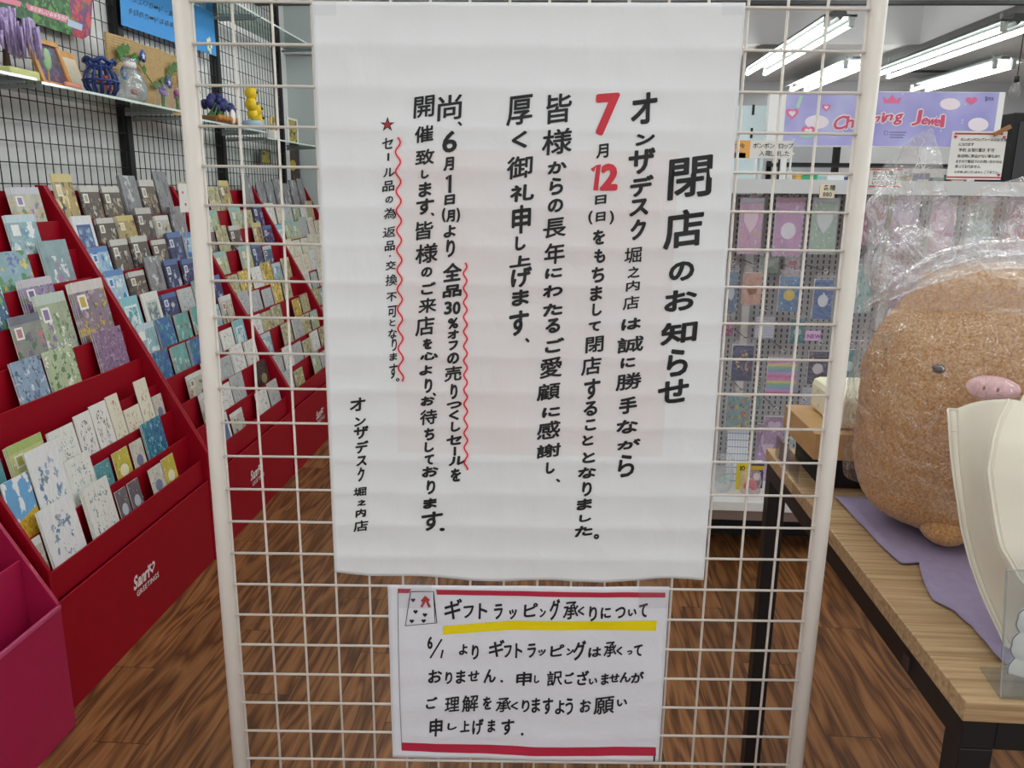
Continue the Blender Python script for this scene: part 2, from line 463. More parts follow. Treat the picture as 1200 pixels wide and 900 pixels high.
# ceiling with a raised recess
RX, RY = 3.16, 7.95
b = MB()
b.box(RX, -2.5, 2.75, 6.2, 10.6, 2.85)
b.box(-2.1, RY, 2.75, RX, 10.6, 2.85)
b.box(-2.1, -2.5, 3.25, RX + .05, RY + .05, 3.3)
b.box(RX, -2.5, 2.85, RX + .05, RY + .05, 3.25)
b.box(-2.1, RY, 2.85, RX, RY + .05, 3.25)
struct('ceiling', b, M_ceil)
b = MB(); b.box(-2.0, 5.48, 2.578, 6.1, 5.53, 2.60); struct('trim_1', b, mat('dark_trim', (52, 54, 56), .5))
b = MB(); b.box(X_WALL, 6.00, 2.36, -.2, 6.05, 2.42); struct('trim_2', b, M_grey_wall)
for k, (x, y, w, d) in enumerate(((4.7, 7.6, .3, .12), (4.2, 7.9, .2, .1), (3.9, 9.6, 1.4, .12))):
    b = MB(); b.box(x - w / 2, y - d / 2, 2.742, x + w / 2, y + d / 2, 2.75); struct('trim_%d' % (k + 3), b, mat('dark_trim', (52, 54, 56), .5))

# ------------------------------------------------------------------ ceiling lights
M_tube = mat('fluorescent_tube', (248, 251, 248), .3, emit=TUBE)
M_reflector = mat('white_enamel', (190, 196, 194), .35)
def light_fixture(x, y0, y1, z, label, wide=False):
    top = 3.25 if (x < RX and y1 < RY) else 2.75
    t = thing('ceiling_light', label, 'ceiling light', (x, (y0 + y1) / 2, z), 'twin tube ceiling lights')
    b = MB()
    b.prism([(x - .045, y0, z + .06), (x - .03, y0, z + .10), (x + .03, y0, z + .10), (x + .045, y0, z + .06)], (0, y1 - y0, 0))
    if wide: b.prism([(x - .17, y0, z + .035), (x - .045, y0, z + .075), (x + .045, y0, z + .075), (x + .17, y0, z + .035), (x + .17, y0, z + .041), (x + .045, y0, z + .085), (x - .045, y0, z + .085), (x - .17, y0, z + .041)], (0, y1 - y0, 0))
    else: b.prism([(x - .115, y0, z + .045), (x - .02, y0, z + .045), (x, y0, z + .02), (x + .02, y0, z + .045), (x + .115, y0, z + .045), (x + .115, y0, z + .06), (x - .115, y0, z + .06)], (0, y1 - y0, 0))
    b.build('reflector', M_reflector if wide else mat('grey_green_housing', (84, 92, 88), .4), t)
    for sx in (-.085, .085):
        b = MB(); b.tube([(x + sx, y0 + .05, z), (x + sx, y1 - .05, z)], .019, 10); b.build('tube', M_tube, t, smooth=True)
        for yy in (y0 + .02, y1 - .02):
            b = MB(); b.box(x + sx - .018, yy - .02, z - .02, x + sx + .018, yy + .02, z + .06); b.build('lamp_holder', M_reflector, t, bevel=.004)
    if top - z > .12:
        for yy in (y0 + .25, y1 - .25):
            b = MB(); b.tube([(x, yy, z + .10), (x, yy, top)], .012, 8); b.build('hanger', M_reflector, t)
    return t
PL = ((1.905, 6.2, 8.75, 2.6, 'twin tube ceiling light beyond the white grid, left of the right post'),
      (3.19, 6.36, 8.95, 2.6, 'long twin tube ceiling light right of the white grid, nearest and brightest'),
      (2.75, 8.35, 10.3, 2.62, 'far ceiling light just above left part of the lilac header sign'),
      (4.10, 8.30, 10.2, 2.62, 'far ceiling light above right part of the lilac header sign'))
for i, a in enumerate(PL): light_fixture(*a, wide=i > 1)
for i, x in enumerate((-.9, .5, 1.9, 3.2)):
    for j, y in enumerate((-1.9, .75, 3.4)):
        light_fixture(x, y, y + 2.4, 2.72, 'twin tube ceiling light in the rows overhead')
for y in (6.1,):
    light_fixture(-.9 + 1.35, y, y + 1.8, 2.62, 'twin tube ceiling light behind the closing notice')

# ------------------------------------------------------------------ the white wire grid and its two notices
GN = Vector((FWD.x, FWD.y, 0)).normalized()            # away from the camera
GT = Vector((GN.y, -GN.x, 0))                          # to the right
GD = 1.09
def gp(t, z, off=0): return GT * t + GN * (GD - off) + Vector((0, 0, z))
T0, PITCH, NW, ZT = -.4053, .0496, 17, 1.672
grid = thing('wire_display_grid', 'freestanding white wire display grid carrying the two handwritten notices', 'display grid', gp(.016, 0))
b = MB()
for i in range(NW + 1):
    t = T0 + i * PITCH
    b.tube([gp(t, ZT + .05), gp(t, .14)], .0019, 6)
for j in range(32):
    z = ZT + .05 - j * PITCH
    b.tube([gp(T0 - .002, z, .0034), gp(T0 + NW * PITCH + .002, z, .0034)], .0019, 6)
b.build('wire_mesh', M_white_metal, grid, smooth=True)
for t in (T0 - .0125, T0 + NW * PITCH + .0125):
    b = MB(); b.tube([gp(t, .03), gp(t, ZT + .10)], .0115, 20); b.build('post', M_white_metal, grid, smooth=True)
b = MB(); b.tube([gp(T0 - .0125, ZT + .09), gp(T0 + NW * PITCH + .0125, ZT + .09)], .0105, 14); b.build('top_rail', M_white_metal, grid, smooth=True)
for t in (T0 - .0125, T0 + NW * PITCH + .0125):
    b = MB(); b.tube([gp(t, .0205, .24), gp(t, .0205, -.24)], .0105, 12)
    for o in (-.22, .22): b.tube([gp(t, .0, o), gp(t, .02, o)], .016, 12)
    b.build('foot', M_white_metal, grid, smooth=True)

def paper_mat(name, tint, patch=None):
    N = NT(name); b_ = N.b
    uv = N.n('ShaderNodeTexCoord').outputs['UV']
    col = lin(tint)
    if patch:
        s = N.n('ShaderNodeSeparateXYZ', {0: uv})
        nz = N.n('ShaderNodeTexNoise', {'Vector': uv, 'Scale': 5., 'Detail': 4}).outputs[0]
        def bd(x, lo, hi, e): 
            a = N.n('ShaderNodeMapRange', {0: x, 1: lo, 2: lo + e}).outputs[0]; c = N.n('ShaderNodeMapRange', {0: x, 1: hi - e, 2: hi}).outputs[0]
            return N.math('MULTIPLY', a, N.math('SUBTRACT', 1., c))
        mk = N.math('MULTIPLY', bd(s.outputs[0], patch[0], patch[1], .004), bd(s.outputs[1], patch[2], patch[3], .004))
        col = N.mix(N.math('MULTIPLY', mk, N.math('ADD', .35, nz)), col, lin(patch[4]))
    else:
        nz = N.n('ShaderNodeTexNoise', {'Vector': uv, 'Scale': 3.}).outputs[0]
        col = N.mix(nz, col, tuple(v * .97 for v in col[:3]) + (1,))
    N.link(col, b_.inputs['Base Color'])
    b_.inputs['Roughness'].default_value = .62; b_.inputs['Specular IOR Level'].default_value = .3
    n2 = N.n('ShaderNodeTexNoise', {'Vector': uv, 'Scale': 9., 'Detail': 5, 'Distortion': 1.5}).outputs[0]
    N.bump(n2, .25, .004)
    return N.m

def wave(t, z, amp=.0018, seed=0.):
    ph = (ZT + .05 - z) / PITCH
    d = amp * abs(math.sin(math.pi * ph)) ** .6
    ph2 = (t - T0) / PITCH
    d += amp * .35 * abs(math.sin(math.pi * ph2))
    return -d + .0022 * noise.noise(Vector((t * 7, z * 5, seed))) + .0012 * noise.noise(Vector((t * 16, z * 30, seed + 3)))
OFF = .0120
def poster_fn(px, py, lift=.0):
    q = onplane(px, py, GN, GD - OFF); t = q.dot(GT); z = q.z
    return gp(t, z, OFF + wave(t, z) + lift)
def sheet(name, label, cat, cor, fn_edge, material, amp, seed, off, nu, nv, group=None):
    (tl, tr, br, bl) = [onplane(*c, GN, GD - off) for c in cor]
    root = thing(name, label, cat, (tl + br) / 2 * 1.0, group)
    root.location.z = bl.z
    b = MB()
    def fn(u, v):
        p = (bl * (1 - u) + br * u) * (1 - v) + (tl * (1 - u) + tr * u) * v
        t, z = p.dot(GT), p.z + fn_edge(u, v)
        return gp(t, z, off + wave(t, z, amp, seed))
    b.grid(fn, nu, nv, uv=True)
    o = b.build('paper_sheet', material, root, smooth=True, solid=.0003)
    return root
poster = sheet('closing_notice', 'large white paper notice of the store closing, black and red brush handwriting, on upper grid', 'notice',
    ((365, 2), (874, 3), (825, 681), (392.5, 671)), lambda u, v: (1 - v) ** 8 * (-.008 * math.sin(math.pi * min(1, u * 1.1)) - .002 * math.sin(19 * u)),
    paper_mat('poster_paper', (228, 230, 232), (.175, .87, .24, .775, (226, 220, 220))), .0018, 0., OFF, 100, 160)

# characters: (char, centre x, centre y, width, height) as written on the sheet
COLS = {
 'title': (.022, '閉 809 208 51 54 店 801 268 46 50 の 799 318 29 26 お 798 352 37 29 知 796 390 42 31 ら 794 425 24 35 せ 789 459 36 31'),
 'shop': (.024, 'オ 755 127 30 40 ン 756 163 22 16 ザ 752 189 31 33 デ 752 218 27 27 ス 749 243 22 22 ク 748 269 18 26'),
 'branch': (.0, '堀 742 299 20 21 之 743 319 14 15 内 742 335 16 14 店 740 355 19 18'),
 'cola': (.020, 'は 740 380 23 16 誠 739 404 31 22 に 736 425 17 14 勝 737 447 30 23 手 736 475 21 22 な 735 500 25 19 が 737 521 27 14 ら 734 546 19 29'),
 'dateb': (.004, '月 706 177 14 18 日 704 234 13 12 ( 692 255 5 16 日 704 254 11 12 ) 717 255 5 16'),
 'colb': (.020, 'を 702 278 14 19 も 703 300 13 18 ち 701 322 15 20 ま 699 344 14 19 し 700 363 11 16 て 697 383 14 13 閉 697 404 21 21 店 693 429 23 24 す 694 456 19 26 る 692 479 16 19 こ 692 498 13 14 と 689 516 13 14 と 690 536 15 14 な 688 554 21 16 り 688 573 11 18 ま 685 591 18 15 し 686 607 14 10 た 684 622 21 15 。 699 629 6 6'),
 'colc': (.020, '皆 655 127 30 38 様 653 166 35 34 か 653 196 22 17 ら 652 218 16 22 の 651 241 18 18 長 650 267 27 26 年 650 297 24 28 に 649 320 20 14 わ 648 341 23 17 た 648 363 23 17 る 648 382 17 19 ご 650 405 22 19 愛 646 431 26 27 顧 643 459 27 23 に 646 483 21 14 感 643 504 27 24 謝 643 528 28 19 し 645 548 10 15 、 654 563 5 4'),
 'cold': (.022, '厚 609 129 30 38 く 609 164 18 22 御 609 196 30 30 礼 612 226 28 23 申 611 257 22 36 し 610 285 12 18 上 610 306 25 16 げ 611 325 24 26 ま 610 349 20 21 す 608 379 23 32 、 618 399 5 5'),
 'cole': (.020, '尚 527 126 28 33 、 539 145 5 5 6 527 166 17 27 月 526 192 12 17 1 526 215 6 21 日 527 234 12 13 ( 520 252 4 17 月 528 253 10 15 ) 537 252 4 17 よ 527 271 14 16 り 528 291 10 22 全 530 319 22 24 品 530 341 22 17 3 525 361 9 16 0 535 361 9 16 % 531 379 12 14 オ 531 392 13 12 フ 531 405 11 12 の 531 420 14 15 売 531 438 20 20 り 532 459 8 18 つ 532 475 18 10 く 532 487 12 13 し 534 500 11 13 セ 532 516 18 14 ー 533 529 3 10 ル 536 540 20 13 を 534 557 12 17'),
 'colf': (.020, '開 497 125 24 28 催 497 157 22 22 致 498 184 22 21 し 498 204 9 11 ま 498 222 15 19 す 498 242 21 21 、 507 251 4 4 皆 497 270 21 24 様 500 297 26 26 の 500 319 13 13 ご 502 338 17 16 来 501 358 21 20 店 498 382 22 25 を 501 403 11 14 心 503 417 21 12 よ 499 434 15 13 り 502 452 9 18 、 509 462 4 4 お 501 470 16 13 待 502 489 20 20 ち 503 509 12 16 し 503 524 11 13 て 503 539 11 13 お 504 553 19 15 り 505 571 10 17 ま 504 590 16 14 す 506 611 25 25 . 518 621 6 4'),
 'colg': (.0, 'セ 454 168 13 15 ー 455 184 2.4 9 ル 456 202 14 12 品 455 218 14 14 の 456 234 9 9 為 457 250 15 15 返 456 272 15 14 品 457 288 12 13 ・ 457 300 2 2 交 458 311 12 12 換 459 328 14 15 不 459 348 12 12 可 460 365 11 15 と 460 378 7 8 な 460 391 10 12 り 462 404 6 15 ま 461 418 9 10 す 461 435 10 19 。 466 445 4 4'),
 'sign': (.018, 'オ 419 474 18 18 ン 422 494 13 12 ザ 423 507 17 17 デ 424 524 15 16 ス 424 540 12 13 ク 423 556 8 17 堀 422 576 15 12 之 424 589 10 8 内 423 601 12 11 店 423 616 17 15'),
}
DENSE = set('閉店知誠勝皆様長年愛顧感謝厚御尚開催致来待売堀為返換')
def chars(spec):
    q = spec.split(); return [(q[i],) + tuple(float(v) for v in q[i + 1:i + 5]) for i in range(0, len(q), 5)]
EW = {'title': 1.2, 'shop': 1.15, 'branch': .45, 'cola': .85, 'dateb': .55, 'colb': .8, 'colc': .9, 'cold': 1.0, 'cole': .8, 'colf': .8, 'colg': .32, 'sign': .6}
pf = lambda x, y: poster_fn(x, y, .0011)
for nm, (off, spec) in COLS.items():
    b = MB()
    for ch, cx, cy, w, h in chars(spec):
        e = EW[nm] * (.62 if ch in DENSE and nm != 'title' else 1)
        if ch == '1': ribbon(b, [(523, 210), (527.5, 205), (527, 226)], 3.6, pf); continue
        brush(b, ch, e, pf, cx, cy, w, h, n=10 if nm == 'title' else 6, shear=.13 if w > 8 else 0, lean=.05, rot=(ch == 'ー'))
    b.build('handwriting', M_ink, poster, recalc=False)
b = MB(); brush(b, '7', 2.1, pf, 711, 134, 27, 50, n=10, shear=.08, lean=.14)
b.build('date_figure', M_red_ink, poster, recalc=False)['label'] = 'bold red 7'
b = MB(); ribbon(b, [(694, 200), (701.5, 193), (698, 223)], 5.6, pf); brush(b, '2', 2.0, pf, 714, 207.5, 20, 31, n=10, shear=.02, lean=.12)
b.build('date_figure', M_red_ink, poster, recalc=False)['label'] = 'bold red 12'
def wavy(x0, y0, x1, y1, amp, period):
    n = int((y1 - y0) / 1.6)
    return [(x0 + (x1 - x0) * i / n + amp * math.sin(2 * math.pi * (y1 - y0) * i / n / period), y0 + (y1 - y0) * i / n) for i in range(n + 1)]
b = MB(); b2 = MB()
for (x0, y0, x1, y1, amp, per) in ((466, 161, 470, 447, 2.8, 23), (545, 308, 546, 551, 2.0, 17)):
    ribbon(b, wavy(x0, y0, x1, y1, amp, per), 1.8, lambda x, y: poster_fn(x, y, .0012))
    ribbon(b2, wavy(x0, y0, x1, y1, amp, per), 5.5, lambda x, y: poster_fn(x, y, .0007))
b.build('wavy_underline', M_red_ink, poster, recalc=False)
b2.build('highlighter_line', M_pinkhalo, poster, recalc=False)
b = MB(); put_glyph(b, '★', .0, lambda x, y: poster_fn(x, y, .0009), 454, 145, 17, 17, 0); b.build('star_outline', M_ink, poster, recalc=False)
b = MB(); put_glyph(b, '★', .0, lambda x, y: poster_fn(x, y, .0015), 454, 145.3, 11, 11, 0); b.build('star', mat('dark_red_ink', (170, 28, 40), .5), poster, recalc=False)
# clear tape at the top corners
M_tape = film('clear_tape', (235, 235, 235), .10, .2, (30, .2, .003))
for px in (368, 846):
    b = MB(); b.grid(lambda u, v: poster_fn(px + 26 * u, 18 - 16 * v, .0016), 4, 4); b.build('tape', M_tape, poster, smooth=True)

OFF2 = .0105
def notice_fn(px, py, lift=0.):
    q = onplane(px, py, GN, GD - OFF2); t = q.dot(GT); z = q.z
    return gp(t, z, OFF2 + wave(t, z, .0010, 5.) + lift)
notice = sheet('gift_wrapping_notice', 'white paper notice on gift wrapping with crimson bands and yellow highlight, below the large notice', 'notice',
    ((454, 686), (785, 688.5), (772, 894), (460, 888)), lambda u, v: 0, paper_mat('notice_paper', (224, 225, 232)), .0010, 5., OFF2, 60, 50)
LINES = (.012, 'ギ 531 714 20 25 フ 549 717 12 15 ト 566 716 10 19 ラ 584 717 10 18 ッ 601 720 9 12 ピ 622 715 16 17 ン 636 718 7 10 グ 650 714 12 25 承 669 715 18 22 く 681 716 8 11 り 695 719 9 18 に 710 718 12 14 つ 727 718 12 14 い 741 718 10 9 て 754 716 10 17 '
 '6 504 753 6 14 / 511 760 15 22 1 518 766 2.5 10 よ 543 761 10 13 り 557 764 8 18 ギ 582 760 18 21 フ 595 763 9 15 ト 608 762 8 18 ラ 623 762 10 17 ッ 635 764 9 8 ピ 653 762 16 15 ン 668 763 8 9 グ 679 762 15 24 は 697 764 15 13 承 715 761 15 19 く 726 763 7 10 っ 738 765 6 5 て 748 763 10 14 '
 'お 510 792 16 17 り 526 794 8 15 ま 540 793 11 16 せ 555 792 13 13 ん 574 792 14 17 . 588 798 3 3 申 614 795 18 18 し 629 795 6 9 訳 650 794 18 19 ご 667 794 11 14 ざ 683 794 14 18 い 695 798 10 8 ま 709 796 9 14 せ 720 795 12 11 ん 733 794 13 13 が 747 794 15 14 '
 'ご 506 823 13 14 理 530 825 17 18 解 551 824 19 21 を 571 824 10 16 承 590 826 18 18 く 603 827 9 10 り 616 827 9 15 ま 628 826 10 18 す 642 827 12 20 よ 656 828 11 17 う 667 827 9 20 お 686 827 13 16 願 708 827 24 22 い 729 824 12 9 '
 '申 511 852 15 22 し 530 851 11 9 上 545 851 11 14 げ 560 852 13 19 ま 576 851 9 15 す 595 852 15 19 . 612 860 3 3')
b = MB()
for ch, cx, cy, w, h in chars(LINES[1]):
    if ch in '1/': ribbon(b, [(cx + .45 * w, cy - h / 2), (cx - .45 * w, cy + h / 2)], 2.0, lambda x, y: notice_fn(x, y, .0011)); continue
    brush(b, ch, .36 if ch in '承理解願訳' else .55, lambda x, y: notice_fn(x, y, .0011), cx, cy, w, h, shear=.10 if w > 7 else 0, lean=.05)
b.build('handwriting', M_ink, notice, recalc=False)
def strip(pts_top, pts_bot, mat_, name, lift):
    b = MB(); n = 30
    def L(p, u):
        k = u * (len(p) - 1); i = min(int(k), len(p) - 2); f = k - i
        return (p[i][0] * (1 - f) + p[i + 1][0] * f, p[i][1] * (1 - f) + p[i + 1][1] * f)
    b.grid(lambda u, v: notice_fn(*[a * (1 - v) + c * v for a, c in zip(L(pts_bot, u), L(pts_top, u))], lift), n, 2)
    return b.build(name, mat_, notice, recalc=False)
M_crimson = mat('crimson_print', (184, 36, 66), .5)
M_yellow = mat('yellow_highlighter', (238, 216, 0), .5)
strip([(466, 690), (482, 690.3)], [(466, 695.3), (479, 695.5)], M_crimson, 'crimson_band', .0008)
strip([(511, 691), (640, 693.5), (780, 695)], [(512, 697), (640, 699.5), (780, 701)], M_crimson, 'crimson_band', .0008)
strip([(471, 870.5), (620, 875), (769, 876.5)], [(471, 880), (620, 885.5), (769, 886.5)], M_crimson, 'crimson_band', .0008)
strip([(519, 734), (600, 727.5), (700, 728), (770, 728)], [(519, 744), (600, 738.5), (700, 738.5), (769, 740)], M_yellow, 'yellow_highlight', .0006)
b = MB()
ribbon(b, [(466, 695), (467, 760), (469, 830), (471, 880)], .5, lambda x, y: notice_fn(x, y, .0008))
ribbon(b, [(767, 886), (766.6, 893)], 2, lambda x, y: notice_fn(x, y, .0008))
b.build('printed_line', M_ink, notice, recalc=False)
b = MB()
out = [(481, 693.5), (475, 733.5), (510, 730), (508, 693), (481, 693.5)]
ribbon(b, out, 1.0, lambda x, y: notice_fn(x, y, .0012)); ribbon(b, [(508, 693), (512, 730), (510, 730)], .9, lambda x, y: notice_fn(x, y, .0012))
for hx, hy in ((484, 703.5), (487, 717), (498, 720.5), (482.5, 728), (496.5, 727.5)):
    b.quad([notice_fn(hx + (a - .5) * 5.5, hy - (c - .5) * 5.5, .0012) for a, c in heart2d(14)])
b.build('drawn_gift_bag', M_ink, notice, recalc=False)
b = MB()
b.quad([notice_fn(*p, .0013) for p in ((498, 698), (493, 704), (495, 706), (492.5, 711), (495, 712), (499, 705), (502, 712), (505, 711), (502, 705), (504, 703))])
b.build('drawn_bow', mat('dark_red_ink', (170, 28, 40), .5), notice, recalc=False)
for px in (468, 748):
    b = MB(); b.grid(lambda u, v: gp((q := onplane(px + 38 * u, 712 - 34 * v, GN, GD - OFF2)).dot(GT), q.z, OFF2 + .0024), 4, 4); b.build('tape', M_tape, notice, smooth=True)

# ------------------------------------------------------------------ left: wire panels, posts, racks, cards
M_wire = mat('black_wire', (18, 18, 20), .4)
XM = -1.965
POSTS = (1.66, 2.68, 3.70, 4.75, 5.79)
ORD = ('first', 'second', 'third', 'fourth', 'fifth', 'sixth', 'seventh', 'eighth', 'ninth', 'tenth', 'eleventh', 'twelfth')
for i, y in enumerate(POSTS):
    t = thing('slotted_wall_post', 'black slotted upright on the left wall, %s from the shop front' % ORD[i], 'shelf post', (XM, y, 0))
    b = MB(); b.box(X_WALL + .001, y - .022, 0, XM + .012, y + .022, 2.72); b.build('upright', M_black, t, bevel=.002)
for i in range(len(POSTS) - 1):
    y0, y1 = POSTS[i] + .03, POSTS[i + 1] - .03
    b = MB()
    n = int(round((y1 - y0) / .05))
    for k in range(n + 1):
        y = y0 + (y1 - y0) * k / n; b.tube([(XM, y, 1.0), (XM, y, 2.72)], .0021, 5)
    for k in range(24): b.tube([(XM + .004, y0, 1.0 + k * .0745), (XM + .004, y1, 1.0 + k * .0745)], .0021, 5)
    o = b.build('wire_wall_panel', M_wire, smooth=True)
    tag(o, 'black wire panel on the left wall, %s panel from the shop front' % ORD[i], 'wire panel')

XB, ZB, XF, ZF = -1.868, 1.443, -1.340, .445           # sloping side edge of a rack
XK = [-1.822 + .0512 * k for k in range(10)]
ZK = [1.318 - .1005 * k for k in range(9)] + [.42]
def rack(y0, y1, label, m_, dx=0., logo=True, name='card_rack', dz=0.):
    t = thing(name, label, 'card rack', (XB + dx, (y0 + y1) / 2, 0), 'tiered card racks along the left wall')
    for ys in (y0, y1 - .012):
        b = MB(); b.prism([(-1.90 + dx, ys, 0), (-1.90 + dx, ys, ZB + dz), (XB + dx, ys, ZB + dz), (XF + dx, ys, ZF + dz), (XF + dx, ys, .0)], (0, .012, 0))
        b.build('side_panel', m_, t, bevel=.002)
    b = MB(); b.box(-1.90 + dx, y0 + .0121, 0, -1.892 + dx, y1 - .0121, ZB - .02 + dz); b.build('back_panel', m_, t)
    for k in range(10):
        x, z = XK[k] + dx, ZK[k] + dz
        zb = (ZK[k + 1] + dz - .052) if k < 9 else z - .09
        b = MB(); b.box(x - .005, y0 + .0121, zb, x, y1 - .0121, z)
        xp = XK[k - 1] + dx if k else -1.892 + dx
        b.box(xp, y0 + .0121, z - .056, x - .005, y1 - .0121, z - .052)
        b.build('tier', m_, t, bevel=.0015)
    b = MB(); b.box(XF - .012 + dx, y0 + .0121, .0, XF - .004 + dx, y1 - .0121, .335 + dz); b.build('kick_panel', m_, t, bevel=.002)
    if logo:
        b = MB(); xl = XF - .004 + dx + .0015
        yc = y0 + .40
        fn = lambda a, c: (xl, a, .178 - c)
        xe = line_text(b, 'Sanri', .035, fn, yc, -.000, .062, .0, shear=.06, lean=.35, width=.82)
        b.quad([(xl, xe + .042 * (a - .05), .184 + .044 * (c - .1) + .0) for a, c in heart2d(24)])
        b.quad([(xl + .0008, xe + .042 * (.5 - .05) + .022 * (a - .5), .184 + .044 * .42 + .022 * (c - .5)) for a, c in heart2d(20)], 1)
        line_text(b, 'GREETINGS', .02, fn, yc + .012, .030, .026, .12, width=1.0)
        b.build('logo_lettering', [mat('white_print', (232, 226, 226), .5), m_], t, recalc=False)
    return t
Y01, Y12, Y23, Y34, Y45 = 1.895, 2.90, 3.88, 4.915, 5.93
rack(Y01, Y12 - .002, 'nearest red stepped card rack, its white lettering fully visible on the front', M_red)
rack(Y12, Y23 - .002, 'second red stepped card rack, seen behind the left post of the white grid', M_red)
rack(Y23, Y34 - .002, 'third red stepped card rack, seen through the white grid left of the notice', M_red)
rack(Y34, Y45, 'farthest red stepped card rack, at the end by the alcove wall', M_red)
# magenta rack at the very front
MX = -1.300
mr = thing('magenta_rack', 'magenta stepped card rack at the bottom left corner, nearest the camera', 'card rack', (-1.6, 1.40, 0))
my0, my1 = .92, 1.868
for ys in (my0, my1 - .012):
    b = MB(); b.prism([(-1.86, ys, 0), (-1.86, ys, 1.42), (-1.83, ys, 1.42), (-1.436, ys, .60), (MX, ys, .37), (MX, ys, 0)], (0, .012, 0)); b.build('side_panel', M_magenta, mr, bevel=.002)
b = MB(); b.box(-1.86, my0 + .0121, 0, -1.852, my1 - .0121, 1.40); b.build('back_panel', M_magenta, mr)
mz = [1.20, 1.05, .90, .76, .625, .495, .355]; mx = [-1.745, -1.675, -1.605, -1.535, -1.463, -1.385, MX + .002]
for k in range(7):
    b = MB(); zb = mz[k + 1] - .13 if k < 6 else .0
    b.box(mx[k] - .006, my0 + .0121, zb, mx[k], my1 - (.0121 if k < 6 else .004), mz[k])
    xp = mx[k - 1] if k else -1.852
    b.box(xp, my0 + .0121, mz[k] - .135, mx[k] - .006, my1 - .0121, mz[k] - .130)
    b.build('tier', M_magenta, mr, bevel=.0015)
b = MB(); b.box(mx[6] - .006, my0, mz[6], mx[6] + .003, my1 - .004, mz[6] + .012); b.build('lip_rail', mat('pale_magenta_rail', (186, 78, 118), .3), mr, bevel=.002)

